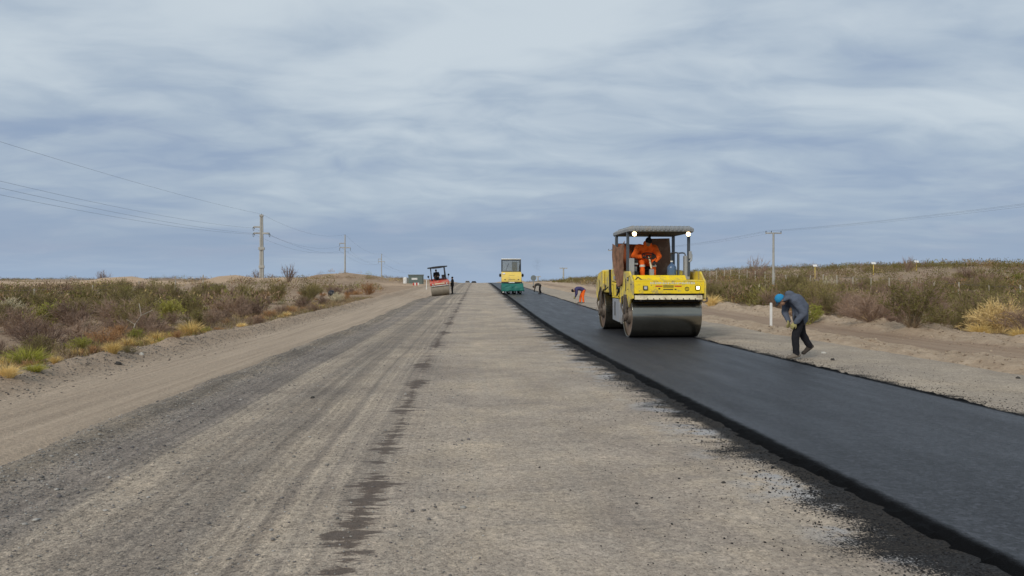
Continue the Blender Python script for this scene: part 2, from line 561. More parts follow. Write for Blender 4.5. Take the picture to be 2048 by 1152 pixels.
def np_mesh(name, verts, faces, mats, parent=None, rc=None, midx=None, col=None, smooth=False):
    """mesh from numpy arrays; faces is an (n,k) int array"""
    me = bpy.data.meshes.new(name)
    n, k = faces.shape
    me.vertices.add(len(verts))
    me.vertices.foreach_set('co', np.ascontiguousarray(verts, dtype=np.float32).ravel())
    me.loops.add(n * k)
    me.loops.foreach_set('vertex_index', np.ascontiguousarray(faces, dtype=np.int32).ravel())
    me.polygons.add(n)
    me.polygons.foreach_set('loop_start', np.arange(0, n * k, k, dtype=np.int32))
    me.polygons.foreach_set('loop_total', np.full(n, k, dtype=np.int32))
    for mm in mats:
        me.materials.append(mm)
    if midx is not None:
        me.polygons.foreach_set('material_index', np.ascontiguousarray(midx, dtype=np.int32))
    if rc is not None:
        a = me.attributes.new('rc', 'FLOAT_VECTOR', 'POINT')
        a.data.foreach_set('vector', np.ascontiguousarray(rc, dtype=np.float32).ravel())
    if col is not None:
        a = me.attributes.new('col', 'FLOAT_COLOR', 'POINT')
        a.data.foreach_set('color', np.ascontiguousarray(col, dtype=np.float32).ravel())
    me.update(calc_edges=True)
    me.validate()
    if smooth:
        me.polygons.foreach_set('use_smooth', np.ones(n, dtype=bool))
    return link_mesh(name, me, parent) if name else me


def sheet(name, us, vv, fn, material):
    U, V = np.meshgrid(us, vv)
    Z = fn(U, V)
    X = U + off(V)
    verts = np.stack([X, V, Z], -1).reshape(-1, 3)
    rc = np.stack([U, V, 0 * U], -1).reshape(-1, 3)
    nu, nv = len(us), len(vv)
    i = (np.arange(nv - 1)[:, None] * nu + np.arange(nu - 1)[None, :]).ravel()
    f = np.stack([i, i + 1, i + 1 + nu, i + nu], -1)
    o = np_mesh(name, verts, f, [material], rc=rc, smooth=True)
    return tag(o, kind='structure')


def rows(v0, v1, a, k):
    out = [v0]
    while out[-1] < v1:
        out.append(out[-1] + a + k * max(0, out[-1]))
    return np.array(out)


class MB:
    """collects shapes and links them as one mesh object"""

    def __init__(self):
        self.v, self.f, self.mi, self.cur = [], [], [], 0

    def addm(self, vs, fs):
        o = len(self.v)
        self.v += [tuple(x) for x in vs]
        for f in fs:
            self.f.append(tuple(i + o for i in f))
            self.mi.append(self.cur)
        return self

    def box(self, c, s, rot=None):
        c = Vector(c)
        vs = []
        for x in (-.5, .5):
            for y in (-.5, .5):
                for z in (-.5, .5):
                    p = Vector((x * s[0], y * s[1], z * s[2]))
                    if rot is not None:
                        p = rot @ p
                    vs.append(c + p)
        return self.addm(vs, [(0, 1, 3, 2), (4, 6, 7, 5), (0, 4, 5, 1), (2, 3, 7, 6), (0, 2, 6, 4), (1, 5, 7, 3)])

    def bar(self, p0, p1, w, h, up=(0, 0, 1)):
        """rectangular bar from p0 to p1"""
        p0, p1 = Vector(p0), Vector(p1)
        d = (p1 - p0)
        L = d.length
        d.normalize()
        upv = Vector(up)
        if abs(d.dot(upv)) > .95:
            upv = Vector((1, 0, 0))
        s = d.cross(upv).normalized()
        t = s.cross(d)
        rot = Matrix((s, d, t)).transposed()
        return self.box((p0 + p1) / 2, (w, L, h), rot)

    def prism(self, poly, axis, a0, a1):
        n = len(poly)

        def mk(a, q):
            if axis == 'x': return (a, q[0], q[1])
            if axis == 'y': return (q[0], a, q[1])
            return (q[0], q[1], a)
        vs = [mk(a0, q) for q in poly] + [mk(a1, q) for q in poly]
        fs = [tuple(range(n)), tuple(range(2 * n - 1, n - 1, -1))]
        fs += [(i, (i + 1) % n, n + (i + 1) % n, n + i) for i in range(n)]
        return self.addm(vs, fs)

    def cyl(self, p0, p1, r0, r1=None, seg=20, caps=True):
        r1 = r0 if r1 is None else r1
        p0, p1 = Vector(p0), Vector(p1)
        d = (p1 - p0).normalized()
        a = Vector((0, 0, 1)) if abs(d.z) < .9 else Vector((1, 0, 0))
        s = d.cross(a).normalized()
        t = d.cross(s)
        vs = []
        for p, r in ((p0, r0), (p1, r1)):
            for i in range(seg):
                an = 2 * math.pi * i / seg
                vs.append(p + s * (r * math.cos(an)) + t * (r * math.sin(an)))
        fs = [(i, (i + 1) % seg, seg + (i + 1) % seg, seg + i) for i in range(seg)]
        if caps:
            fs += [tuple(range(seg)), tuple(range(2 * seg - 1, seg - 1, -1))]
        return self.addm(vs, fs)

    def ring(self, p0, p1, ro, ri, seg=32):
        """hollow cylinder wall"""
        p0, p1 = Vector(p0), Vector(p1)
        d = (p1 - p0).normalized()
        a = Vector((0, 0, 1)) if abs(d.z) < .9 else Vector((1, 0, 0))
        s = d.cross(a).normalized()
        t = d.cross(s)
        vs = []
        for p, r in ((p0, ro), (p1, ro), (p1, ri), (p0, ri)):
            for i in range(seg):
                an = 2 * math.pi * i / seg
                vs.append(p + s * (r * math.cos(an)) + t * (r * math.sin(an)))
        fs = []
        for k in range(4):
            k2 = (k + 1) % 4
            fs += [(k * seg + i, k * seg + (i + 1) % seg, k2 * seg + (i + 1) % seg, k2 * seg + i) for i in range(seg)]
        return self.addm(vs, fs)

    def tube(self, pts, r, seg=8, r1=None, closed=False):
        pts = [Vector(p) for p in pts]
        n = len(pts)
        r1 = r if r1 is None else r1
        vs = []
        ref = None
        for i, p in enumerate(pts):
            if closed:
                d = pts[(i + 1) % n] - pts[i - 1]
            else:
                d = pts[min(i + 1, n - 1)] - pts[max(i - 1, 0)]
            d.normalize()
            if ref is None:
                ref = Vector((0, 0, 1)) if abs(d.z) < .9 else Vector((1, 0, 0))
            s = d.cross(ref).normalized()
            t = s.cross(d)
            ref = t
            rr = r + (r1 - r) * i / max(1, n - 1)
            for k in range(seg):
                an = 2 * math.pi * k / seg
                vs.append(p + s * (rr * math.cos(an)) + t * (rr * math.sin(an)))
        fs = []
        for i in range(n if closed else n - 1):
            j = (i + 1) % n
            fs += [(i * seg + k, i * seg + (k + 1) % seg, j * seg + (k + 1) % seg, j * seg + k) for k in range(seg)]
        if not closed:
            fs += [tuple(range(seg - 1, -1, -1)), tuple((n - 1) * seg + k for k in range(seg))]
        return self.addm(vs, fs)

    def ell(self, c, r, rot=None, seg=14, rings=9, z0=-1.0):
        """ellipsoid, cut below z0 (of the unit ball)"""
        c = Vector(c)
        t0 = math.asin(z0)
        vs, fs = [], []
        for j in range(rings + 1):
            t = t0 + (math.pi / 2 - t0) * j / rings
            for i in range(seg):
                a = 2 * math.pi * i / seg
                p = Vector((r[0] * math.cos(t) * math.cos(a), r[1] * math.cos(t) * math.sin(a), r[2] * math.sin(t)))
                if rot is not None:
                    p = rot @ p
                vs.append(c + p)
        for j in range(rings):
            fs += [(j * seg + i, j * seg + (i + 1) % seg, (j + 1) * seg + (i + 1) % seg, (j + 1) * seg + i) for i in range(seg)]
        fs.append(tuple(range(seg - 1, -1, -1)))
        return self.addm(vs, fs)

    def cap(self, p0, p1, r0, r1=None, seg=12):
        """tapered capsule"""
        r1 = r0 if r1 is None else r1
        p0, p1 = Vector(p0), Vector(p1)
        d = p1 - p0
        if d.length < 1e-5:
            return self.ell(p0, (r0,) * 3)
        d.normalize()
        a = Vector((0, 0, 1)) if abs(d.z) < .9 else Vector((1, 0, 0))
        s = d.cross(a).normalized()
        t = d.cross(s)
        prof = [(-math.cos(q) * r0, math.sin(q) * r0, p0) for q in (.12, .5, 1.0, math.pi / 2)]
        prof += [(math.cos(q) * r1, math.sin(q) * r1, p1) for q in (math.pi / 2, 1.0, .5, .12)]
        vs = []
        for al, rr, p in prof:
            for i in range(seg):
                an = 2 * math.pi * i / seg
                vs.append(p + d * al + s * (rr * math.cos(an)) + t * (rr * math.sin(an)))
        n = len(prof)
        fs = []
        for j in range(n - 1):
            fs += [(j * seg + i, j * seg + (i + 1) % seg, (j + 1) * seg + (i + 1) % seg, (j + 1) * seg + i) for i in range(seg)]
        fs += [tuple(range(seg - 1, -1, -1)), tuple((n - 1) * seg + i for i in range(seg))]
        return self.addm(vs, fs)

    def mesh(self, name, mats, smooth=40):
        me = bpy.data.meshes.new(name)
        me.from_pydata([tuple(x) for x in self.v], [], self.f)
        for mm in (mats if isinstance(mats, (list, tuple)) else [mats]):
            me.materials.append(mm)
        me.polygons.foreach_set('material_index', self.mi)
        bm = bmesh.new()
        bm.from_mesh(me)
        bmesh.ops.recalc_face_normals(bm, faces=bm.faces)
        bm.to_mesh(me)
        bm.free()
        if smooth:
            me.polygons.foreach_set('use_smooth', [True] * len(me.polygons))
            me.set_sharp_from_angle(angle=R(smooth))
        return me

    def build(self, name, mats, parent=None, bevel=0.0, smooth=40):
        o = link_mesh(name, self.mesh(name, mats, smooth), parent)
        if bevel:
            md = o.modifiers.new('bevel', 'BEVEL')
            md.width = bevel
            md.segments = 2
            md.limit_method = 'ANGLE'
            md.angle_limit = R(35)
            md.harden_normals = False
        return o


# ---------------------------------------------------------------- the setting
_neg = -np.concatenate([np.arange(8.6, 16, .22), np.geomspace(16, 2500, 75)])[::-1]
_pos = np.concatenate([np.arange(16.4, 26, .22), np.geomspace(26, 2500, 80)])
us = np.concatenate([_neg, np.arange(-8.5, -6.2, .07), np.arange(-6.2, -3.7, .14), np.linspace(-3.5, 9.6, 12), np.arange(9.7, 16.3, .08), _pos])
sheet('ground', us, rows(-12, 5000, .10, .011), ground_h, GROUND)
us = np.concatenate([np.arange(-4.5, -2.6, .06), np.arange(-2.6, 2.7, .14), np.arange(2.7, 3.2, .10), np.linspace(3.4, 6.4, 6), np.arange(6.5, 9.4, .16), np.arange(9.4, 10.45, .07)])
sheet('gravel_road', us, rows(-6, 420, .06, .010), gravel_h, GRAVEL)
us = np.concatenate([np.arange(AL - .24, AL + .3, .025), np.arange(AL + .35, AR - .25, .25), np.arange(AR - .2, AR + .22, .03)])
sheet('asphalt_lane', us, rows(-5, 420, .035, .006), asphalt_h, ASPHALT)

# ---------------------------------------------------------------- machine materials
YEL = mat('yellow_paint', (.92, .66, .018), .42, 0, .45, .14, 2.5, dirt=(.36, .28, .13), dirt_amt=.45, dirt_scale=4.5)
YELS = mat('dusty_yellow_paint', (.80, .60, .06), .5, 0, .4, .15, 3.0, dirt=(.36, .30, .19), dirt_amt=.75, dirt_scale=3.5)
YEL2 = mat('pale_yellow_paint', (.80, .58, .12), .4, 0, .5, .08, 2.0, dirt=(.45, .38, .22), dirt_amt=.35)
GREY = mat('grey_panel', (.30, .315, .34), .55, 0, .4, .15, 3, dirt=(.26, .22, .17), dirt_amt=.5)
LGREY = mat('light_grey_metal', (.36, .37, .37), .5, .2, .4, .15, 4, dirt=(.2, .16, .12), dirt_amt=.4)
DARK = mat('dark_steel', (.035, .037, .042), .5, .3, .4, .25, 5, dirt=(.12, .095, .07), dirt_amt=.35)
POST = mat('blue_grey_post_paint', (.07, .082, .095), .45, .1, .45, .15, 4)
ROOFG = mat('grey_roof_sheet', (.24, .25, .255), .55, 0, .4, .15, 3, dirt=(.28, .25, .21), dirt_amt=.4)
ROOFU = mat('dark_underside', (.03, .028, .028), .8)
BLK = mat('black_rubber', (.018, .018, .020), .6, 0, .35, .2, 6)
BLKP = mat('black_print', (.02, .02, .02), .6)
REDP = mat('red_print', (.55, .045, .02), .55)
WHTP = mat('worn_white_print', (.70, .66, .48), .7, noise=.2, nscale=30)
CREAM = mat('cream_bar', (.74, .66, .46), .55, 0, .4, .12, 8, dirt=(.3, .22, .14), dirt_amt=.4)
RUST = mat('rusty_plate', (.17, .115, .085), .85, .1, .3, .35, 4, dirt=(.30, .24, .18), dirt_amt=.6, dirt_scale=5)
MECH = mat('greasy_mechanism', (.13, .105, .085), .6, .3, .4, .4, 14)
GLOWW = mat('lit_lamp', (1, .9, .7), .3, emit=(1.0, .70, .36), estr=7.0)
GLOWP = mat('lit_headlamp', (1, .95, .8), .3, emit=(1.0, .82, .50), estr=3.5)
LENS = mat('dull_lens', (.55, .55, .52), .15, 0, .6)
BOARD = mat('brown_board', (.165, .098, .066), .8, 0, .2, .22, 2.5, dirt=(.24, .17, .12), dirt_amt=.4)
BOARD2 = mat('russet_board', (.30, .085, .035), .75, 0, .2, .2, 3)
CLOTHB = mat('brown_cloth', (.225, .125, .082), .9, 0, .1, .35, 5, dirt=(.13, .075, .05), dirt_amt=.6, dirt_scale=4)
REDM = mat('red_machine_paint', (.50, .05, .03), .45, 0, .4, .15, 3, dirt=(.42, .30, .22), dirt_amt=.5)
DUSTD = mat('dusty_drum', (.27, .235, .185), .7, .3, .3, .2, 3)
TARP = mat('green_tarp', (.012, .135, .110), .55, 0, .35, .18, 2.2, dirt=(.05, .20, .16), dirt_amt=.5)
WHITE = mat('white_paint', (.72, .72, .70), .5, 0, .4, .08, 4, dirt=(.45, .40, .33), dirt_amt=.35)
CONC = mat('pole_concrete', (.40, .39, .355), .85, 0, .2, .18, 1.2, dirt=(.27, .26, .24), dirt_amt=.4, dirt_scale=.8)
STEELG = mat('galvanised_steel', (.20, .225, .225), .55, .3, .4, .12, 3)
WIRE = mat('wire', (.10, .11, .125), .6)
WOODP = mat('fence_wood', (.42, .38, .31), .9, 0, .1, .25, 6)
CABING = mat('cabin_green_grey', (.125, .160, .148), .6, 0, .3, .12, 2)


def make_drum_mat():
    m, nb, bs = newmat('polished_drum_steel')
    o = nb.obj()
    f = nb.noise(nb.vm('MULTIPLY', o, (.7, 5, 5)), 1.0, 6, .6)
    g = nb.noise(nb.vm('MULTIPLY', o, (3.5, 1.5, 1.5)), 1.0, 5, .65)
    c = nb.ramp(nb.add(nb.mul(f, .7), nb.mul(g, .3)), [(.3, (.20, .188, .155)), (.7, (.33, .315, .265))])
    nb.put(bs.inputs['Base Color'], c)
    bs.inputs['Metallic'].default_value = .95
    nb.put(bs.inputs['Roughness'], nb.add(.14, nb.mul(f, .12)))
    return m


DRUM = make_drum_mat()


def make_glass(name, tint, alpha, rough=.05):
    m, nb, bs = newmat(name)
    nb.put(bs.inputs['Base Color'], tint)
    bs.inputs['Roughness'].default_value = rough
    bs.inputs['Alpha'].default_value = alpha
    bs.inputs['Specular IOR Level'].default_value = .7
    return m


CABGLASS = make_glass('cab_glass', (.30, .33, .33), .32)
JUGM = make_glass('blue_jug_plastic', (.10, .17, .30), .78, .18)

# ---------------------------------------------------------------- yellow tandem roller (near)
RX, RY = 5.97, 22.65
roller = empty('road_roller', (RX, RY, rz(5.97, 20.75)), (math.atan((rz(6.1, 24.55) - rz(5.97, 20.75)) / 3.8), 0, R(-.4)))
# origin under the middle of the machine
roller.location.z = (rz(5.97, 20.75) + rz(6.1, 24.55)) / 2
tag(roller, 'yellow tandem drum roller with grey canopy and lit lamps on fresh asphalt', 'road roller')
FA, RA, DR, DW = -1.9, 1.9, .63, 1.0

for ya, sgn in ((FA, -1), (RA, 1)):
    mb = MB()
    mb.ring((-DW, ya, DR), (DW, ya, DR), DR, DR - .035, 72)
    drum = mb.build('drum', DRUM, roller, bevel=.006)
    for sx in (-1, 1):
        mb = MB()
        mb.cyl((sx * (DW - .10), ya, DR), (sx * (DW - .06), ya, DR), DR - .036, seg=48)
        mb.build('end_plate', RUST, drum)
        mb = MB()
        mb.cyl((sx * (DW - .06), ya, DR), (sx * (DW + .02), ya, DR), .26, .22, seg=24)
        mb.cyl((sx * (DW + .02), ya, DR), (sx * (DW + .09), ya, DR), .14, seg=20)
        for k in range(8):
            a = k * math.pi / 4
            mb.cyl((sx * (DW - .02), ya + .2 * math.cos(a), DR + .2 * math.sin(a)), (sx * (DW + .035), ya + .2 * math.cos(a), DR + .2 * math.sin(a)), .022, seg=6)
        mb.build('hub', MECH, drum, bevel=.004)

# yoke side plates (front and rear), an arch over each hub
def cheek(ya, s):
    def q(y, z): return (ya + s * y, z)
    return [q(.82, 1.28), q(.82, 1.68), q(.44, 1.98), q(-.62, 1.98), q(-.90, 1.62), q(-.92, 1.02), q(-.70, .98), q(-.48, 1.26), q(-.02, 1.34), q(.26, 1.18), q(.46, .92), q(.56, 1.10), q(.62, 1.30)]


def front_poly():
    def q(y, z): return (FA - y, z)
    return [q(.82, 1.20), q(.82, 1.66), q(.40, 1.97), q(-.55, 1.97), q(-.75, 1.55), q(-.80, 1.08), q(-.66, 1.00), q(-.42, 1.24), q(-.05, 1.30), q(.20, 1.18), q(.36, .94), q(.55, 1.16)]


for sx in (-1, 1):
    mb = MB()
    mb.prism(front_poly(), 'x', sx * 1.005, sx * 1.055)
    sp = mb.build('side_plate', YELS, roller, bevel=.008)
    mb = MB()      # hub bracket
    mb.prism([(FA - .16, 1.3), (FA + .16, 1.3), (FA + .09, .55), (FA - .09, .55)], 'x', sx * 1.04, sx * 1.085)
    mb.cyl((sx * 1.06, FA, DR), (sx * 1.13, FA, DR), .12, seg=20)
    mb.tube([(sx * 1.10, FA + .1, .75), (sx * 1.14, FA + .22, .95), (sx * 1.12, FA + .18, 1.25)], .02)
    mb.tube([(sx * 1.10, FA - .02, .68), (sx * 1.15, FA - .12, .90), (sx * 1.11, FA - .05, 1.25)], .018)
    mb.build('hub_bracket', MECH, roller, bevel=.005)
    mb = MB()
    mb.box((sx * 1.058, FA - .02, 1.58), (.012, .07, .36))
    mb.build('slot', BLKP, sp)
    # rear plates
    def qr(y, z): return (RA + y, z)
    mb = MB()
    mb.prism([qr(.78, 1.25), qr(.78, 1.62), qr(.45, 1.95), qr(-.18, 2.04), qr(-.42, 2.04), qr(-.42, 1.42), qr(-.30, 1.36), qr(.12, 1.30), qr(.34, 1.12), qr(.58, .98)], 'x', sx * 1.005, sx * 1.055)
    rp = mb.build('side_plate', YELS, roller, bevel=.008)
    mb = MB()
    mb.box((sx * 1.058, RA + .22, 1.55), (.012, .06, .34))
    mb.build('slot', BLKP, rp)
    mb = MB()
    mb.prism([qr(-.20, 1.45), qr(.16, 1.45), qr(.09, .55), qr(-.09, .55)], 'x', sx * 1.04, sx * 1.08)
    mb.cyl((sx * 1.06, RA, DR), (sx * 1.12, RA, DR), .11, seg=20)
    mb.tube([(sx * 1.10, RA + .08, .72), (sx * 1.14, RA + .2, .95), (sx * 1.1, RA + .05, 1.3), (sx * 1.09, RA - .2, 1.5)], .022)
    mb.build('hub_bracket', MECH, roller, bevel=.005)

# front cross panel with its prints
mb = MB()
mb.box((0, FA - .80, 1.505), (1.998, .05, .33))
fp = mb.build('front_panel', YEL, roller, bevel=.008)
mb = MB()
mb.prism([(FA - .82, 1.672), (FA - .82, 1.70), (FA - .46, 1.73), (FA - .46, 1.672)], 'x', -1.0, 1.0)
mb.build('panel_ledge', YEL, roller, bevel=.006)
rr = random.Random(4)
x = -.55
while x < .72:                                     # worn lettering along the upper edge, past reading
    w = rr.uniform(.035, .06)
    hh = rr.choice((.05, .05, .034, .042))
    mb = MB(); mb.box((x + w / 2, FA - .8265, 1.632 + rr.uniform(-.004, .004)), (w, .004, hh))
    mb.build('worn_letter', WHTP, fp)
    x += w + rr.uniform(.012, .03)
for xx in (-.30, .245):
    mb = MB(); mb.box((xx, FA - .8265, 1.548), (.20, .004, .034)); mb.build('red_marking', REDP, fp)
for xx, zz, ww, hh in ((-.03, 1.552, .30, .030), (-.03, 1.506, .30, .014), (-.035, 1.455, .28, .026), (-.29, 1.478, .05, .040), (.17, 1.458, .05, .034)):
    mb = MB(); mb.box((xx, FA - .8265, zz), (ww, .004, hh)); mb.build('black_marking', BLKP, fp)
mb = MB()
mb.ring((.50, FA - .826, 1.470), (.50, FA - .830, 1.470), .062, .050, 24)
for dz in (-.032, 0, .032):
    mb.box((.50, FA - .8265, 1.470 + dz), (.105, .004, .013))
mb.build('round_emblem', BLKP, fp)
for bx_, bz_ in ((-.85, 1.60), (-.52, 1.58), (-.86, 1.42), (-.52, 1.41), (.30, 1.62), (.62, 1.40), (.92, 1.60), (.92, 1.40), (0, 1.62), (.80, 1.62), (-.1, 1.385)):
    mb = MB(); mb.cyl((bx_, FA - .826, bz_), (bx_, FA - .838, bz_), .016, seg=8)
    mb.build('bolt', YELS, fp)
for sx, lit in ((-.69, False), (.80, True)):
    mb = MB()
    mb.box((sx, FA - .845, 1.50), (.13, .045, .12))
    hl = mb.build('headlight', BLK, roller, bevel=.012)
    mb = MB()
    mb.box((sx, FA - .871, 1.50), (.085, .012, .08))
    mb.build('lens', GLOWP if lit else LENS, hl, bevel=.005)
# hood behind the panel, sloping up to the deck
mb = MB()
mb.prism([(FA - .46, 1.60), (FA - .46, 1.70), (FA - .28, 1.86), (FA + .55, 1.86), (FA + .55, 1.60)], 'x', -.99, .62)
hood = mb.build('hood', YEL, roller, bevel=.015)
mb = MB()
mb.prism([(FA - .46, 1.58), (FA - .46, 1.68), (FA - .2, 1.72), (FA + .55, 1.72), (FA + .55, 1.58)], 'x', .62, .99)
mb.build('hood_recess', YELS, roller, bevel=.01)
# chevron badge on the hood slope
mb = MB()
sl = Vector((0, .18, .16)).normalized()
nn = Vector((0, -.16, .18)).normalized() * .004
bp = Vector((-.78, FA - .46, 1.70))
for dx0, dx1 in ((-.10, 0), (.10, 0)):
    a = bp + sl * .03 + Vector((dx0, 0, 0)) + nn
    c_ = bp + sl * .15 + Vector((dx1, 0, 0)) + nn
    mb.bar(a, c_, .034, .004, up=nn)
mb.build('chevron_badge', BLKP, hood)
mb = MB()
mb.box((-1.060, FA - .28, 1.75), (.008, .20, .10))
mb.build('model_plate', BLKP, roller)
mb = MB()
mb.box((-1.066, FA - .28, 1.752), (.006, .14, .05))
mb.build('model_plate_lettering', LGREY, roller)
# spray bar, scrapers
mb = MB()
mb.prism([(FA - .83, 1.17), (FA - .80, 1.29), (FA - .72, 1.29), (FA - .74, 1.17)], 'x', -.98, .95)
sb = mb.build('spray_bar', CREAM, roller, bevel=.006)
for k in range(9):
    mb = MB()
    xx = -.62 + k * .17
    mb.cyl((xx, FA - .815, 1.195), (xx, FA - .85, 1.188), .018, .012, seg=8)
    mb.build('nozzle', DARK, sb)
mb = MB()
mb.box((0, FA - .62, 1.125), (1.94, .05, .03))
mb.build('scraper_blade', BLK, roller)
mb = MB()
mb.box((0, FA - .70, 1.315), (1.96, .10, .04))
mb.build('gap_shade', ROOFU, roller)  # shade in the gap under the panel, put in as a near-black strip
for sx in (-.80, .86):
    mb = MB()
    mb.box((sx, FA - .73, 1.25), (.13, .07, .20))
    mb.cyl((sx - .09, FA - .74, 1.29), (sx + .09, FA - .74, 1.29), .03, seg=10)
    mb.box((sx, FA - .76, 1.19), (.05, .05, .12))
    mb.build('scraper_bracket', MECH, roller, bevel=.006)
mb = MB()
mb.tube([(.86, FA - .72, 1.18), (1.0, FA - .78, 1.10), (1.10, FA - .76, 1.13), (1.12, FA - .7, 1.22)], .025)
mb.build('towing_hook', MECH, roller)

# main body between the drums
mb = MB()
mb.box((0, -.02, 1.36), (1.60, 2.0, .44))
mb.build('chassis', DARK, roller)
mb = MB()
mb.box((0, -1.15, 1.665), (1.96, 1.0, .08))
mb.box((0, -.45, 1.665), (1.96, .5, .08))
mb.build('deck', DARK, roller)
for sx in (-1, 1):
    mb = MB()
    mb.prism([(-1.14, 1.10), (-.78, 1.10), (-.76, .44), (-.98, .38), (-1.12, .62)], 'x', sx * .70, sx * .985)
    mb.build('water_tank', GREY, roller, bevel=.02)
    mb = MB()
    mb.prism([(-.70, 1.14), (.28, 1.14), (.26, .46), (-.68, .42)], 'x', sx * .70, sx * .985)
    t2 = mb.build('fuel_tank', GREY, roller, bevel=.02)
    mb = MB()
    mb.box((sx * .99, -.12, .83), (.012, .09, .44))
    mb.build('slot', BLKP, t2)
    mb = MB()
    mb.prism([(-.74, 1.16), (-.74, 1.60), (.32, 1.66), (.30, 1.16)], 'x', sx * .66, sx * .995)
    mb.build('lower_cowl', YEL, roller, bevel=.02)
    mb = MB()
    mb.prism([(-.74, 1.62), (-.70, 2.02), (.36, 2.08), (.40, 1.68)], 'x', sx * .66, sx * 1.000)
    mb.build('upper_cowl', YELS, roller, bevel=.03)
    mb = MB()
    mb.box((sx * 1.003, -.10, 1.80), (.008, .30, .10))
    mb.build('decal', LGREY, roller)
    mb = MB()
    mb.bar((sx * 1.02, .42, 1.25), (sx * 1.02, .50, 2.06), .05, .08)
    mb.build('hinge_post', BLK, roller, bevel=.01)
mb = MB()
mb.prism([(.36, 1.30), (.36, 2.07), (2.10, 2.07), (2.62, 1.70), (2.68, 1.30)], 'x', -.99, .99)
mb.build('engine_hood', YELS, roller, bevel=.05)
mb = MB()
mb.tube([(-.62, .50, 2.05), (-.62, .50, 2.17), (-.70, .62, 2.20), (-.80, .78, 2.14)], .03)
mb.build('exhaust_pipe', BLK, roller)
for sx in (-1, 1):
    for k, (ya_, yb_, zz) in enumerate(((-1.05, -.80, 1.50), (-.98, -.72, 1.40), (1.15, .75, 1.55))):
        mb = MB()
        mb.tube([(sx * 1.03, ya_, zz), (sx * 1.09, (ya_ + yb_) / 2, zz - .16), (sx * 1.03, yb_, zz - .05)], .018, 8)
        mb.build('hydraulic_hose', BLK, roller)
    for yy in (-.36, .02):
        mb = MB()
        mb.box((sx * 1.001, yy, 1.40), (.006, .012, .38))
        mb.build('panel_seam', BLKP, roller)
    for yy, zz in ((-.68, 1.22), (-.68, 1.55), (.24, 1.22), (.24, 1.58), (-.20, 1.22)):
        mb = MB()
        mb.cyl((sx * .99, yy, zz), (sx * 1.010, yy, zz), .02, seg=8)
        mb.build('bolt', DARK, roller)
    for yy, zz in ((FA - .70, 1.60), (FA - .45, 1.82), (FA + .40, 1.88), (FA + .55, 1.60), (FA + .60, 1.18), (FA - .30, 1.45)):
        mb = MB()
        mb.cyl((sx * 1.05, yy, zz), (sx * 1.068, yy, zz), .02, seg=8)
        mb.build('bolt', DARK, roller)
# step and lamp at the left side
mb = MB()
mb.box((-1.03, -.92, 1.52), (.16, .20, .18))
sl_ = mb.build('side_lamp', BLK, roller, bevel=.03)
mb = MB()
mb.cyl((-1.03, -1.021, 1.53), (-1.03, -1.035, 1.53), .06, seg=16)
mb.build('lens', LENS, sl_)

# operator station
BODY = set(roller.children)
mb = MB()
mb.box((-.80, FA - .02, 2.10), (.15, .20, .50))
mb.build('control_box', LGREY, roller, bevel=.015)
mb = MB()
mb.box((.86, FA + .05, 2.08), (.16, .16, .70))
mb.build('control_box', LGREY, roller, bevel=.015)
mb = MB()
mb.box((-.58, FA + .52, 2.28), (.17, .24, .15), Matrix.Rotation(R(20), 3, 'X'))
mb.box((-.58, FA + .55, 2.05), (.10, .18, .36))
mb.box((-.62, FA + .45, 1.84), (.24, .30, .28))
mb.build('arm_console', DARK, roller, bevel=.015)
mb = MB()
mb.box((-.57, FA + .40, 2.04), (.08, .03, .16))
mb.box((-.57, FA + .36, 2.20), (.12, .03, .05))
mb.build('console_plate', LGREY, roller)
mb = MB()
mb.box((-.13, FA + .23, 1.94), (.13, .12, .20))
scol = mb.build('steering_column', GREY, roller, bevel=.02)
mb = MB()
mb.cyl((-.13, FA + .25, 2.06), (-.17, FA + .38, 2.42), .028, .024, seg=12)
mb.build('steering_shaft', CREAM, scol)
mb = MB()
wc = Vector((-.17, FA + .39, 2.44))
wrot = Matrix.Rotation(R(28), 3, 'X')
mb.tube([wc + wrot @ Vector((.20 * math.cos(a), .20 * math.sin(a), 0)) for a in np.linspace(0, 2 * math.pi, 28, endpoint=False)], .016, closed=True)
for k in range(3):
    a = k * 2.094 + .5
    mb.cyl(wc, wc + wrot @ Vector((.2 * math.cos(a), .2 * math.sin(a), 0)), .013, seg=6)
mb.ell(wc, (.04, .04, .03))
mb.build('steering_wheel', BLK, scol)
mb = MB()
mb.box((-.20, FA + 1.05, 2.06), (.52, .50, .14))
mb.box((-.20, FA + .98, 1.84), (.36, .36, .32))
mb.box((-.20, FA + 1.32, 2.36), (.50, .13, .62), Matrix.Rotation(R(-8), 3, 'X'))
mb.build('seat', BLK, roller, bevel=.04)
mb = MB()
mb.ell((-.40, FA + .62, 2.46), (.035, .035, .045))
mb.cyl((-.40, FA + .62, 2.36), (-.40, FA + .62, 2.45), .012, seg=6)
mb.build('drive_lever', BLK, roller)
for k, (xa, ya, yb) in enumerate(((.60, FA - .05, FA + .35), (.83, FA + .08, FA + .45))):
    mb = MB()
    z1 = 2.52
    mb.tube([(xa, ya, 1.72), (xa, ya, z1 - .06), (xa - .012, ya + .02, z1 - .015), (xa - .06, ya + .06, z1), (xa - .10, yb, z1), (xa - .10, yb + .03, z1 - .05), (xa - .10, yb + .03, 1.72)], .022)
    mb.build('hand_rail', POST, roller)

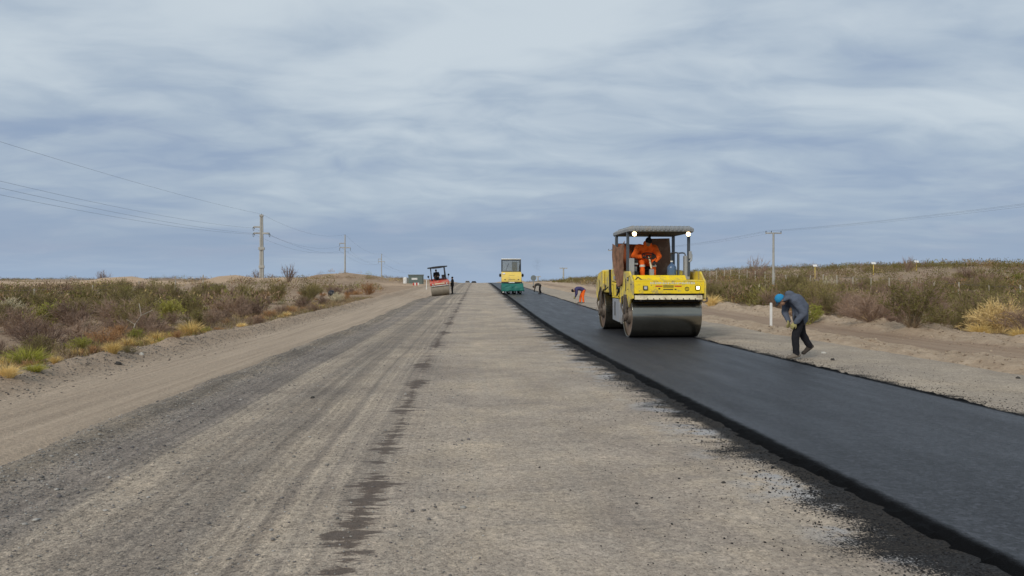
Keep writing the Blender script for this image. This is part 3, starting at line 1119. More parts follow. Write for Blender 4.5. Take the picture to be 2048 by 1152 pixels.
# canopy
for sx in (-1, 1):
    mb = MB()
    mb.box((sx * .90, FA - .02, 2.52), (.075, .075, 1.36))
    mb.build('canopy_post', POST, roller, bevel=.008)
    mb = MB()
    mb.box((sx * .90, FA + 1.52, 2.45), (.085, .085, 1.50))
    mb.build('canopy_post', POST, roller, bevel=.008)
mb = MB()
def roof_ring(xh, y0, y1, z): return [(-xh, y0, z), (xh, y0, z), (xh, y1, z), (-xh, y1, z)]
r0 = roof_ring(.95, FA - .36, FA + 1.80, 3.11)
r1 = roof_ring(.95, FA - .36, FA + 1.80, 3.20)
r2 = roof_ring(.87, FA - .30, FA + 1.70, 3.26)
mb.addm(r0 + r1 + r2, [(0, 1, 2, 3), (8, 9, 10, 11)] + [(4 * k + i, 4 * k + (i + 1) % 4, 4 * k + 4 + (i + 1) % 4, 4 * k + 4 + i) for k in (0, 1) for i in range(4)])
can = mb.build('canopy', ROOFG, roller, bevel=.012)
mb = MB()
mb.box((0, FA + .72, 3.098), (1.86, 2.08, .02))
mb.build('canopy_dark_sheet', ROOFU, can)  # near-black sheet added to give the canopy its dark underside
for k in range(14):
    mb = MB()
    xx = -.80 + k * .124
    mb.prism([(FA - .355, 3.13), (FA - .385, 3.14), (FA - .385, 3.20), (FA - .29, 3.28), (FA + 1.60, 3.29), (FA + 1.60, 3.26), (FA - .27, 3.26), (FA - .355, 3.19)], 'x', xx - .034, xx + .034)
    mb.build('canopy_rib', ROOFG, can, bevel=.006)
for sx in (-.78, .79):
    mb = MB()
    mb.cyl((sx, FA - .33, 3.04), (sx, FA - .24, 3.05), .072, .05, seg=18)
    mb.box((sx, FA - .25, 3.09), (.03, .03, .08))
    wl_ = mb.build('work_light', BLK, roller)
    mb = MB()
    mb.ell((sx, FA - .333, 3.04), (.062, .018, .062))
    mb.build('lens', GLOWW, wl_)
mb = MB()
mb.box((-1.05, FA + .1, 2.78), (.28, .012, .02))
mb.build('antenna_bracket', POST, roller)
mb = MB()
mb.tube([(.93, FA - .02, 2.55), (.98, FA - .06, 2.45), (.96, FA - .08, 2.3), (.90, FA - .06, 2.25)], .03)
mb.box((.93, FA - .07, 2.45), (.08, .06, .22))
mb.build('mirror_bracket', LGREY, roller, bevel=.01)


for ch in roller.children:
    if not ch.name.startswith('drum'):
        ch.location.z = -.06
    if ch not in BODY:
        ch.location.x = -.10


bpy.context.view_layer.update()
CABM = roller.matrix_world @ Matrix.Translation((-.10, 0, -.06))


def loose(name, mb, mats, label, cat, root=roller, bevel=0.0, group=None):
    o = mb.build(name, mats, None, bevel)
    o.matrix_world = CABM.copy()
    return tag(o, label, cat, group)


# things carried on the roller
mb = MB()
q = [(.02, FA + 1.42, 1.71), (.86, FA + 1.42, 1.71), (.78, FA + 1.52, 3.03), (.03, FA + 1.48, 3.01)]
mb.addm(q + [(x, y + .02, z) for x, y, z in q], [(0, 1, 2, 3), (7, 6, 5, 4), (0, 4, 5, 1), (1, 5, 6, 2), (2, 6, 7, 3), (3, 7, 4, 0)])
loose('wind_board', mb, BOARD, 'large brown board standing behind the roller operator as a windbreak', 'board')
mb = MB()
q = [(-.86, FA + 1.44, 1.71), (-.05, FA + 1.44, 1.71), (-.05, FA + 1.50, 2.83), (-.86, FA + 1.50, 2.85)]
mb.addm(q + [(x, y + .02, z) for x, y, z in q], [(0, 1, 2, 3), (7, 6, 5, 4), (0, 4, 5, 1), (1, 5, 6, 2), (2, 6, 7, 3), (3, 7, 4, 0)])
loose('wind_board', mb, BOARD2, 'low russet board behind the operator beside the brown cloth', 'board')
# brown cloth hung over the left side
nu_, nv_ = 22, 30
vs_, fs_ = [], []
for j in range(nv_ + 1):
    t = j / nv_
    z = 2.86 - 1.24 * t
    for i in range(nu_ + 1):
        s = i / nu_
        yA, yB = FA + .05 + .32 * t, FA + 1.66 - .75 * t ** 1.6
        y = yA + (yB - yA) * s
        fold = .05 * math.sin(s * 17 + t * 2.2) * (.4 + t) + .05 * (mnoise.noise((s * 4, t * 4, 1)))
        zz = z - .14 * (1 - t) * math.sin(math.pi * s) - .10 * t * abs(math.sin(s * 9))
        vs_.append((-.985 - .03 * math.sin(math.pi * t) + fold * .7, y, zz))
for j in range(nv_):
    for i in range(nu_):
        a = j * (nu_ + 1) + i
        fs_.append((a, a + 1, a + nu_ + 2, a + nu_ + 1))
mb = MB()
mb.addm(vs_, fs_)
cl = loose('hanging_cloth', mb, CLOTHB, 'crumpled brown cloth hanging down the left side of the yellow roller', 'cloth')
md = cl.modifiers.new('thick', 'SOLIDIFY'); md.thickness = .012
# water jug on the hood
mb = MB()
prof = [(.0, 0), (.125, .0), (.14, .03), (.135, .10), (.14, .13), (.135, .2), (.13, .25), (.06, .33), (.035, .345), (.035, .39), (0, .39)]
seg = 24
vs_ = []
for r_, z_ in prof:
    for k in range(seg):
        a = 2 * math.pi * k / seg
        vs_.append((.44 + max(r_, .001) * math.cos(a), FA + .12 + max(r_, .001) * math.sin(a), 1.862 + z_))
fs_ = [(j * seg + k, j * seg + (k + 1) % seg, (j + 1) * seg + (k + 1) % seg, (j + 1) * seg + k) for j in range(len(prof) - 1) for k in range(seg)]
mb.addm(vs_, fs_)
jug = empty('water_jug', (0, 0, 0))
jug.matrix_world = CABM.copy()
tag(jug, 'blue plastic water jug standing on the yellow roller hood', 'jug')
mb.build('bottle', JUGM, jug)
mb = MB()
mb.cyl((.44, FA + .12, 2.25), (.44, FA + .12, 2.285), .04, seg=16)
mb.build('cap', WHITE, jug)

# ---------------------------------------------------------------- pneumatic tyre roller (far, on the asphalt)
PY = 68.0
PX = float(at(1022, 588, PY).x)
pt = empty('tyre_roller', (PX, PY, rz(PX, PY)), (.0145, 0, R(-2.2)))
tag(pt, 'yellow tyre roller with glazed cab and green tarp skirt far along the asphalt', 'road roller')
for k in range(4):
    mb = MB()
    xx = -.78 + k * .52
    mb.cyl((xx - .13, -1.55, .42), (xx + .13, -1.55, .42), .42, seg=28)
    ty = mb.build('tyre', BLK, pt, bevel=.05)
    mb = MB()
    mb.box((xx, -1.99, .20), (.13, .02, .13))
    mb.build('reflecting_bit', WHITE, ty)  # white plate put in for the white reflecting bit on each front tyre
for k in range(4):
    mb = MB()
    xx = -.78 + k * .52
    mb.cyl((xx - .13, 1.55, .42), (xx + .13, 1.55, .42), .42, seg=28)
    mb.build('tyre', BLK, pt, bevel=.05)
mb = MB()
mb.box((0, .1, .95), (1.5, 3.6, .5))
mb.build('chassis', DARK, pt)
mb = MB()   # bonnet
mb.prism([(-2.05, 1.10), (-2.05, 1.45), (-1.75, 2.02), (-.62, 2.05), (-.62, 1.10)], 'x', -.93, .90)
hd = mb.build('bonnet', YEL2, pt, bevel=.05)
mb = MB()
mb.box((0, -1.90, 1.72), (.52, .03, .02), Matrix.Rotation(R(-28), 3, 'X'))
mb.box((.0, -2.056, 1.33), (.6, .012, .03))
for xx in (-.62, .60):
    mb.box((xx, -2.056, 1.33), (.12, .012, .08))
mb.build('grille_slot', DARK, hd)
mb = MB()
mb.box((-.72, -1.86, 1.88), (.22, .02, .13), Matrix.Rotation(R(-28), 3, 'X'))
mb.build('plate', WHITE, hd)
mb = MB()
mb.box((0, -2.0, 1.06), (1.90, .22, .12))
bmp = mb.build('bumper', DARK, pt, bevel=.02)
mb = MB()
mb.box((-.02, -2.115, 1.08), (.55, .012, .09))
mb.build('number_plate', WHITE, bmp)
# tarp skirt round the front tyres
vs_, fs_ = [], []
n_ = 28
for j in range(9):
    t = j / 8
    z = 1.0 - .74 * t
    for i in range(n_ + 1):
        s = i / n_
        x = (-.95 + 1.95 * s) * (1 + .07 * t) + .06 * t
        y = -2.12 - .28 * math.sin(math.pi * min(1, t * 1.1) * .5) + .05 * math.sin(s * 13) * (1 - abs(2 * t - 1)) + .06 * mnoise.noise((s * 5, t * 3, 2))
        zz = z - .03 * math.sin(s * math.pi) * (1 - t) + .05 * t * s
        vs_.append((x, y, zz))
for j in range(8):
    for i in range(n_):
        a = j * (n_ + 1) + i
        fs_.append((a, a + 1, a + n_ + 2, a + n_ + 1))
mb = MB()
mb.addm(vs_, fs_)
mb.addm([(1.01, -2.12, 1.0), (1.01, -.9, 1.0), (1.12, -.9, .20), (1.12, -2.36, .24)], [(0, 1, 2, 3)])
tp = mb.build('tarp_skirt', TARP, pt)
md = tp.modifiers.new('thick', 'SOLIDIFY'); md.thickness = .012
mb = MB()
mb.bar((-.90, -2.36, .55), (-.20, -2.30, .90), .03, .02)
mb.bar((-.20, -2.42, .45), (.30, -2.30, .85), .025, .02)
mb.build('tarp_fold', TARP, tp)
# cab
for sx in (-1, 1):
    for yy in (-.60, .75):
        mb = MB()
        mb.box((sx * .86, yy, 2.62), (.09, .09, 1.16))
        mb.build('cab_pillar', POST, pt, bevel=.01)
mb = MB()
mb.box((0, .08, 3.23), (1.84, 1.62, .10))
mb.build('cab_roof', WHITE, pt, bevel=.04)
mb = MB()
mb.box((0, -.60, 3.12), (1.70, .08, .10)); mb.box((0, -.60, 2.09), (1.70, .08, .08))
mb.build('windscreen_frame', POST, pt)
mb = MB()
mb.box((0, -.61, 2.60), (1.63, .012, .94))
ws = mb.build('windscreen', CABGLASS, pt)
mb = MB()
mb.box((0, .76, 2.60), (1.63, .012, .94))
mb.build('rear_window', CABGLASS, pt)
for sx in (-1, 1):
    mb = MB()
    mb.box((sx * .87, .08, 2.60), (.012, 1.26, .94))
    mb.build('side_window', CABGLASS, pt)
mb = MB()
mb.bar((-.5, -.63, 2.15), (-.25, -.63, 2.85), .03, .02)
mb.build('wiper', BLK, ws)
mb = MB()
mb.box((.35, .3, 2.25), (.5, .5, .15)); mb.box((.35, .55, 2.65), (.5, .14, .7)); mb.box((.35, .2, 1.95), (.3, .3, .5))
mb.build('seat', BLK, pt, bevel=.03)
mb = MB()
mb.cyl((.78, -.75, 1.95), (.78, -.75, 2.62), .05, seg=10)
mb.tube([(.78, -.75, 2.60), (.80, -.75, 2.72), (.90, -.75, 2.76)], .035)
mb.build('exhaust_pipe', BLK, pt)
for sx in (-1.04, 1.05):
    mb = MB()
    mb.ell((sx, -.9, 1.72), (.10, .05, .17))
    mb.bar((sx * .88, -.85, 1.75), (sx, -.88, 1.74), .03, .03)
    mb.build('mirror', BLK, pt)

# ---------------------------------------------------------------- red roller (far, left)
QY = 67.5
QX = float(at(881, 586, QY).x)
rr_ = empty('red_roller', (QX, QY, rz(QX, QY) + .02), (.0145, R(-6.5), R(3)))
rr_.location.z += -.02
tag(rr_, 'red tandem roller with black open canopy tilted on the left road edge', 'road roller')
mb = MB()
mb.cyl((-.80, -1.0, .55), (.80, -1.0, .55), .55, seg=48)
mb.build('drum', DUSTD, rr_, bevel=.02)
mb = MB()
mb.cyl((-.78, 1.6, .55), (.78, 1.6, .55), .55, seg=48)
mb.build('drum', DUSTD, rr_, bevel=.02)
mb = MB()
mb.prism([(-1.62, .98), (-1.62, 1.20), (-1.30, 1.38), (-.30, 1.40), (-.30, .98)], 'x', -.86, .86)
bd = mb.build('front_hood', REDM, rr_, bevel=.04)
mb = MB()
mb.prism([(.9, 1.0), (.9, 1.55), (2.1, 1.5), (2.3, 1.0)], 'x', -.80, .80)
mb.build('engine_hood', REDM, rr_, bevel=.04)
mb = MB()
mb.box((0, .3, 1.05), (1.4, 1.5, .3))
mb.build('deck', DARK, rr_)
mb = MB()
mb.box((0, -1.63, 1.11), (.9, .02, .10))
mb.build('pale_stripe', CREAM, bd)
for sx in (-.62, .62):
    mb = MB()
    mb.cyl((sx, -1.62, 1.08), (sx, -1.65, 1.08), .07, seg=14)
    mb.build('headlight', LENS, rr_)
mb = MB()
mb.box((0, -1.55, .93), (1.5, .05, .07))
mb.build('scraper_bar', WHITE, rr_)
for sx in (-.66, .66):
    mb = MB()
    mb.bar((sx * 1.02, -.35, 1.35), (sx * .95, -.05, 2.58), .09, .09)
    mb.build('canopy_post', DARK, rr_, bevel=.01)
    mb = MB()
    mb.bar((sx * .95, .85, 1.35), (sx * .95, .75, 2.58), .09, .09)
    mb.build('canopy_post', DARK, rr_, bevel=.01)
mb = MB()
mb.prism([(-.92, 2.56), (-.90, 2.66), (-.3, 2.70), (.3, 2.70), (.92, 2.66), (.90, 2.56), (.3, 2.50), (-.3, 2.50)], 'y', -.35, 1.15)
mb.build('canopy', DARK, rr_, bevel=.02)
for sx in (-1, 1):
    mb = MB()
    mb.tube([(sx * .80, -.45, 1.35), (sx * .92, -.5, 1.75)], .02)
    mb.ell((sx * .93, -.51, 1.82), (.09, .04, .10))
    mb.build('mirror', BLK, rr_)
mb = MB()
mb.box((.42, -.2, 1.72), (.26, .2, .30)); mb.box((.42, -.15, 1.48), (.1, .1, .3))
mb.build('control_console', BLK, rr_, bevel=.02)
mb = MB()
mb.tube([(-.25 + .17 * math.cos(a), -.1 + .12 * math.sin(a), 1.72 + .08 * math.sin(a)) for a in np.linspace(0, 6.28, 18, endpoint=False)], .018, closed=True)
mb.cyl((-.25, -.2, 1.35), (-.25, -.1, 1.72), .03, seg=8)
mb.build('steering_wheel', BLK, rr_)
mb = MB()
mb.box((-.15, .45, 1.5), (.5, .45, .12)); mb.box((-.15, .68, 1.8), (.5, .12, .55)); mb.box((-.15, .45, 1.3), (.3, .3, .3))
mb.build('seat', BLK, rr_, bevel=.03)

# ---------------------------------------------------------------- people
SKIN = mat('skin', (.33, .19, .125), .55, 0, .4, .08, 20)
def cloth(name, col, var=.14, bump=.006, sc=9):
    return mat(name, col, .88, 0, .15, var, sc, bump=bump, bscale=14)


HIVIS = cloth('orange_workwear', (.90, .15, .022))
REFL = mat('reflective_band', (.66, .64, .58), .4, 0, .5)
JACKB = cloth('slate_blue_jacket', (.095, .110, .145))
TROUB = cloth('black_trousers', (.018, .018, .022))
BEAN = cloth('bright_blue_knit', (.03, .23, .44), .1)
BEANK = cloth('black_knit', (.012, .013, .018), .1)
BOOTG = cloth('dusty_boot', (.17, .145, .12))
BOOTD = cloth('dark_boot', (.05, .042, .036))
GLOVE = cloth('pale_glove', (.34, .30, .13))
GLOVD = cloth('dark_glove', (.03, .03, .03))
PURP = cloth('purple_blue_jacket', (.062, .055, .135))
DARKC = cloth('dark_workwear', (.020, .019, .020))
DARKG = cloth('dark_grey_jacket', (.055, .050, .045))


def remesh(o, voxel, it=4, fac=.5):
    md = o.modifiers.new('union', 'REMESH')
    md.mode = 'VOXEL'
    md.voxel_size = voxel
    md.use_smooth_shade = True
    sm = o.modifiers.new('smooth', 'SMOOTH')
    sm.factor = fac
    sm.iterations = it
    return o


def wrinkle(o, strength, size, name):
    tx = bpy.data.textures.get(name) or bpy.data.textures.new(name, 'CLOUDS')
    tx.noise_scale = size
    tx.noise_depth = 2
    md = o.modifiers.new('folds', 'DISPLACE')
    md.texture = tx
    md.strength = strength
    md.mid_level = .5
    return o


def V3(p): return Vector(p)


def hand(mb, wr, tip, side_axis, curl, s=1.0):
    """palm, four curled fingers and a thumb, from wrist towards tip"""
    wr, tip = V3(wr), V3(tip)
    d = (tip - wr).normalized()
    sa = V3(side_axis)
    sa = (sa - d * sa.dot(d)).normalized()
    nrm = d.cross(sa).normalized()
    for k in (-1, 0, 1):
        mb.cap(wr + sa * (.020 * k * s), wr + d * (.085 * s) + sa * (.026 * k * s), .018 * s, .016 * s, 8)
    for k, L in enumerate((.072, .082, .076, .060)):
        b0 = wr + d * (.088 * s) + sa * ((-.033 + .022 * k) * s)
        m1 = b0 + (d * math.cos(curl * .5) + nrm * math.sin(curl * .5)) * (L * .5 * s)
        m2 = m1 + (d * math.cos(curl * 1.3) + nrm * math.sin(curl * 1.3)) * (L * .5 * s)
        mb.cap(b0, m1, .0098 * s, .0092 * s, 8)
        mb.cap(m1, m2, .0092 * s, .008 * s, 8)
    t0 = wr + d * (.03 * s) - sa * (.03 * s)
    t1 = t0 + (d * .7 - sa * .55 + nrm * .35).normalized() * (.045 * s)
    t2 = t1 + (d * .9 - sa * .1 + nrm * .4).normalized() * (.03 * s)
    mb.cap(t0, t1, .014 * s, .011 * s, 8)
    mb.cap(t1, t2, .011 * s, .009 * s, 8)


def basis(crown, face):
    c_ = V3(crown).normalized()
    f = V3(face)
    f = (f - c_ * f.dot(c_)).normalized()
    l = c_.cross(f)
    return Matrix((f, l, c_)).transposed()


def person(label, group, root_mat, J, fit, voxel=.010, scale=1.0, detail=True):
    """J: joints (x forward, y left, z up); fit: clothes"""
    root = empty('person', (0, 0, 0))
    root.matrix_world = root_mat
    tag(root, label, 'person', group)
    pel, mid, che, nec, hed = [V3(J[k]) for k in ('pelvis', 'mid', 'chest', 'neck', 'head')]
    hb = basis(J['crown'], J['face'])
    side = V3(J.get('side', (0, 1, 0)))
    # body
    mb = MB()
    for s in (-1, 1):
        mb.cap(pel + side * (.07 * s), mid + side * (.07 * s), .095, .09)
        mb.cap(mid + side * (.07 * s), che + side * (.09 * s), .09, .095)
    mb.cap(che, nec, .08, .055)
    mb.cap(nec, hed - hb @ V3((.01, 0, .05)), .055, .052)
    mb.ell(hed + hb @ V3((-.008, 0, .025)), (.092, .074, .098), hb, 18, 12)
    mb.ell(hed + hb @ V3((.022, 0, -.045)), (.066, .058, .072), hb, 14, 10)
    mb.cap(hed + hb @ V3((.082, 0, .012)), hed + hb @ V3((.104, 0, -.028)), .010, .015, 8)    # nose
    for s in (-1, 1):
        mb.ell(hed + hb @ V3((-.004, .074 * s, -.004)), (.017, .011, .030), hb, 8, 6)         # ear
        mb.cap(hed + hb @ V3((.080, .02 * s, .022)), hed + hb @ V3((.070, .05 * s, .022)), .012, .010, 8)  # brow
    mb.cap(hed + hb @ V3((.080, -.02, -.062)), hed + hb @ V3((.080, .02, -.062)), .010, .010, 8)  # lips
    for sd in ('L', 'R'):
        sh, el, wr, ha = [V3(J[k + sd]) for k in ('sh', 'el', 'wr', 'ha')]
        mb.cap(che, sh, .075, .055)
        mb.cap(sh, el, .050, .040)
        mb.cap(el, wr, .040, .028)
        hand(mb, wr, ha, J.get('palm' + sd, (1, 0, 0)), J.get('curl', .6))
        hp, kn, an, to = [V3(J[k + sd]) for k in ('hip', 'kn', 'an', 'to')]
        mb.cap(pel, hp, .09, .085)
        mb.cap(hp, kn, .082, .055)
        mb.cap(kn, an, .055, .036)
        mb.cap(an, to, .036, .030)
    body = remesh(mb.build('body', SKIN, root, smooth=0), voxel * .8, 2, .4)
    if detail:
        for s in (-1, 1):
            mb = MB()
            mb.ell(hed + hb @ V3((.077, .031 * s, .006)), (.010, .014, .009), hb, 8, 6)
            mb.build('eye', BLKP, body)
    # jacket
    k_ = fit.get('jack_r', 1.0)
    mb = MB()
    hem = pel + (pel - mid).normalized() * fit.get('hem', .06)
    for s in (-1, 1):
        mb.cap(hem + side * (.075 * s), mid + side * (.08 * s), .118 * k_, .122 * k_)
        mb.cap(mid + side * (.08 * s), che + side * (.085 * s), .122 * k_, .118 * k_)
        mb.cap(che + side * (.05 * s), nec, .10 * k_, .07 * k_)
    for sd in ('L', 'R'):
        sh, el, wr = [V3(J[k + sd]) for k in ('sh', 'el', 'wr')]
        mb.cap(che, sh, .10 * k_, .082 * k_)
        mb.cap(sh, el, .080 * k_, .066 * k_)
        mb.cap(el, wr, .066 * k_, .046 * k_)
    if fit.get('hood'):
        mb.ell(nec + hb @ V3((-.08, 0, .01)), (.085, .115, .10), hb, 14, 10)
        mb.cap(nec + side * .07, hed + hb @ V3((-.05, .05, -.03)), .06, .05)
        mb.cap(nec - side * .07, hed + hb @ V3((-.05, -.05, -.03)), .06, .05)
    jk = remesh(mb.build('jacket', fit['jacket'], root, smooth=0), voxel * 1.2, 5)
    wrinkle(jk, .030, .10, 'folds')
    # trousers
    mb = MB()
    for sd in ('L', 'R'):
        hp, kn, an = [V3(J[k + sd]) for k in ('hip', 'kn', 'an')]
        mb.cap(pel, hp, .125, .115)
        mb.cap(hp, kn, .108, .080)
        mb.cap(kn, an + (kn - an).normalized() * .02, .080, .068)
    tr = remesh(mb.build('trousers', fit['trousers'], root, smooth=0), voxel * 1.2, 4)
    wrinkle(tr, .022, .09, 'folds_small')
    if fit.get('bands'):
        for sd in ('L', 'R'):
            kn, an = V3(J['kn' + sd]), V3(J['an' + sd])
            d = (an - kn).normalized()
            mb = MB()
            mb.cyl(kn + d * .09, kn + d * .15, .086, .084, seg=20)
            mb.build('reflective_band', REFL, tr)
        mb = MB()
        d = (che - mid).normalized()
    # shoes
    for sd in ('L', 'R'):
        an, to = V3(J['an' + sd]), V3(J['to' + sd])
        d = (to - an)
        fwd = V3(J.get('foot' + sd, (d.x, d.y, d.z))).normalized()
        mb = MB()
        heel = an - fwd * .05 + V3((0, 0, -.02))
        for s in (-1, 1):
            mb.cap(heel + side * (.012 * s), to + side * (.022 * s), .042, .036)
        mb.cap(an + V3((0, 0, .05)), an, .052, .055)
        mb.cap(an, an + (to - an) * .55, .055, .046)
        remesh(mb.build('shoe', fit['shoe' + sd] if 'shoe' + sd in fit else fit['shoe'], root, smooth=0), voxel, 3)
    # gloves
    if fit.get('glove'):
        for sd in ('L', 'R'):
            mb = MB()
            wr, ha = V3(J['wr' + sd]), V3(J['ha' + sd])
            hand(mb, wr, ha, J.get('palm' + sd, (1, 0, 0)), J.get('curl', .6), 1.16)
            mb.cap(wr, wr + (V3(J['el' + sd]) - wr).normalized() * .05, .040, .045)
            remesh(mb.build('glove', fit['glove'], root, smooth=0), voxel * .8, 2, .4)
    # hat
    mb = MB()
    mb.ell(hed + hb @ V3((-.012, 0, .035)), (.108, .092, .112), hb, 20, 12, z0=-.25)
    if fit.get('pompon'):
        mb.cap(hed + hb @ V3((-.02, 0, .14)), hed + hb @ V3((-.02, 0, .19)), .042, .040)
    hat = mb.build('hat', fit['hat'], root)
    if fit.get('brim'):
        mb = MB()
        for k in range(-3, 4):
            y = k * .02
            mb.cap(hed + hb @ V3((.075, y, .030)), hed + hb @ V3((.165 - abs(k) * .008, y * 1.05, .010)), .010, .007, 6)
        remesh(mb.build('brim', fit['brim'], root, smooth=0), .006, 2)
    if detail:
        md = hat.modifiers.new('sub', 'SUBSURF'); md.levels = 1; md.render_levels = 1
    return root


def place(x, y, z, face_deg, s=1.0):
    """local x (the way the person faces) turned to face_deg from world +X"""
    return Matrix.Translation((x, y, z)) @ Matrix.Rotation(R(face_deg), 4, 'Z') @ Matrix.Scale(s, 4)


# worker bending by the asphalt edge
wp = at(1588, 722, 14.85)
J = dict(pelvis=(-.13, 0, .90), mid=(-.13, 0, 1.10), chest=(-.02, 0, 1.25), neck=(.13, 0, 1.285), head=(.285, .01, 1.235),
         crown=(.80, 0, .60), face=(.55, 0, -.83),
         shL=(.05, .20, 1.22), elL=(-.10, .28, .97), wrL=(.05, .22, .78), haL=(.12, .19, .69), palmL=(.6, -.6, .4),
         shR=(.08, -.20, 1.20), elR=(.10, -.25, .97), wrR=(.10, -.06, .80), haR=(.12, .04, .71), palmR=(.6, .6, .4),
         hipL=(-.09, .09, .84), knL=(.015, .10, .46), anL=(-.01, .10, .09), toL=(.165, .12, .035),
         hipR=(-.15, -.09, .84), knR=(-.24, -.16, .52), anR=(-.42, -.20, .235), toR=(-.28, -.20, .10), footR=(.80, 0, -.60), curl=.9)
person('worker in slate jacket and bright blue cap bending over beside the asphalt', None,
       place(wp.x, wp.y, rz(wp.x, wp.y) + .01, 176),
       J, dict(jacket=JACKB, trousers=TROUB, shoe=BOOTG, shoeL=BOOTG, shoeR=BOOTD, hat=BEAN, glove=GLOVE, brim=BLKP, hood=True, hem=.05, jack_r=1.13), voxel=.010)

# operator on the yellow roller (facing the camera: local x -> -y of the machine)
J = dict(pelvis=(-.92, 0, 0), mid=(-.84, .0, .25), chest=(-.64, .02, .42), neck=(-.48, .03, .53), head=(-.37, .02, .61),
         crown=(.55, .10, .85), face=(.72, .10, -.62),
         shL=(-.62, .25, .47), elL=(-.42, .34, .22), wrL=(-.26, .20, .08), haL=(-.18, .13, .02), palmL=(0, -1, .2),
         shR=(-.64, -.19, .48), elR=(-.52, -.36, .22), wrR=(-.36, -.16, .20), haR=(-.27, -.06, .17), palmR=(.2, 1, .2),
         hipL=(-.86, .11, .0), knL=(-.45, .18, .06), anL=(-.40, .18, -.36), toL=(-.26, .19, -.42),
         hipR=(-.86, -.11, .0), knR=(-.45, -.14, .06), anR=(-.40, -.14, -.36), toR=(-.26, -.14, -.42), curl=1.2)
opm = CABM @ Matrix.Translation((-.18, FA + .10, 2.20)) @ Matrix.Rotation(R(-90), 4, 'Z') @ Matrix.Scale(1.06, 4)
person('operator in orange workwear and black pompon hat driving the yellow roller', None, opm, J,
       dict(jacket=HIVIS, trousers=HIVIS, shoe=BOOTD, hat=BEANK, glove=GLOVD, pompon=True, bands=True, hood=True, hem=.04, jack_r=1.2), voxel=.010)

# worker in orange trousers, bent double, raking
p = at(1165, 606, 47.0)
J = dict(pelvis=(-.05, 0, .88), mid=(.14, 0, .97), chest=(.34, 0, .98), neck=(.48, 0, .93), head=(.60, 0, .84),
         crown=(.85, 0, -.30), face=(-.2, 0, -1),
         shL=(.40, .19, .92), elL=(.42, .22, .64), wrL=(.50, .12, .42), haL=(.55, .10, .35),
         shR=(.40, -.19, .92), elR=(.40, -.2, .64), wrR=(.46, -.06, .50), haR=(.52, -.02, .44),
         hipL=(-.07, .10, .84), knL=(.0, .13, .45), anL=(-.04, .14, .09), toL=(.13, .16, .035),
         hipR=(-.07, -.10, .84), knR=(.10, -.14, .46), anR=(.14, -.14, .09), toR=(.30, -.14, .035), curl=1.1)
rk = place(p.x, p.y, rz(p.x, p.y), 180)
person('worker in purple jacket and bright orange trousers bent double behind the yellow roller', None, rk, J,
       dict(jacket=PURP, trousers=HIVIS, shoe=BOOTG, hat=BEANK, glove=GLOVE, hem=.02, jack_r=1.1), voxel=.016, detail=False)
mb = MB()
mb.cyl((.53, .08, .0), (.50, -.04, 1.02), .016, seg=8)
mb.box((.535, .10, .02), (.10, .32, .03))
tool = mb.build('rake', WOODP, None)
tool.matrix_world = rk
tag(tool, 'short pale rake in the hands of the worker in orange trousers', 'rake')

# dark worker bending further off
p = at(1079, 588, 67.0)
J2 = dict(J)
J2.update(chest=(.33, 0, .93), neck=(.46, 0, .84), head=(.56, 0, .72), elL=(.46, .2, .60), wrL=(.50, .15, .36), haL=(.52, .14, .26), elR=(.46, -.2, .60), wrR=(.52, -.15, .36), haR=(.54, -.14, .26), anR=(-.16, -.16, .09), toR=(.0, -.16, .035), knR=(-.03, -.14, .46))
person('dark dressed worker bending over to the right of the tyre roller', None, place(p.x, p.y, rz(p.x, p.y), 172, .92), J2,
       dict(jacket=DARKG, trousers=DARKC, shoe=BOOTD, hat=BEANK, glove=GLOVD, hem=.02, jack_r=1.1), voxel=.018, detail=False)

# worker standing beside the red roller
J3 = dict(pelvis=(0, 0, .92), mid=(0, 0, 1.12), chest=(.01, 0, 1.32), neck=(.01, 0, 1.46), head=(.03, 0, 1.58), crown=(.05, 0, 1), face=(1, 0, -.1),
          shL=(.0, .20, 1.38), elL=(.02, .26, 1.10), wrL=(.10, .20, .90), haL=(.13, .18, .82),
          shR=(.0, -.20, 1.38), elR=(.08, -.27, 1.12), wrR=(.25, -.24, 1.05), haR=(.34, -.22, 1.04),
          hipL=(0, .09, .86), knL=(.02, .11, .48), anL=(-.02, .12, .09), toL=(.14, .15, .035),
          hipR=(0, -.09, .86), knR=(.04, -.10, .48), anR=(.03, -.12, .09), toR=(.19, -.15, .035))
p = at(905, 584, 67.0)
person('worker in dark clothes standing at the right side of the red roller', None, place(p.x, p.y, rz(p.x, p.y), 165, .95), J3,
       dict(jacket=DARKC, trousers=DARKC, shoe=BOOTD, hat=BEANK, hem=.06, jack_r=1.05), voxel=.018, detail=False)

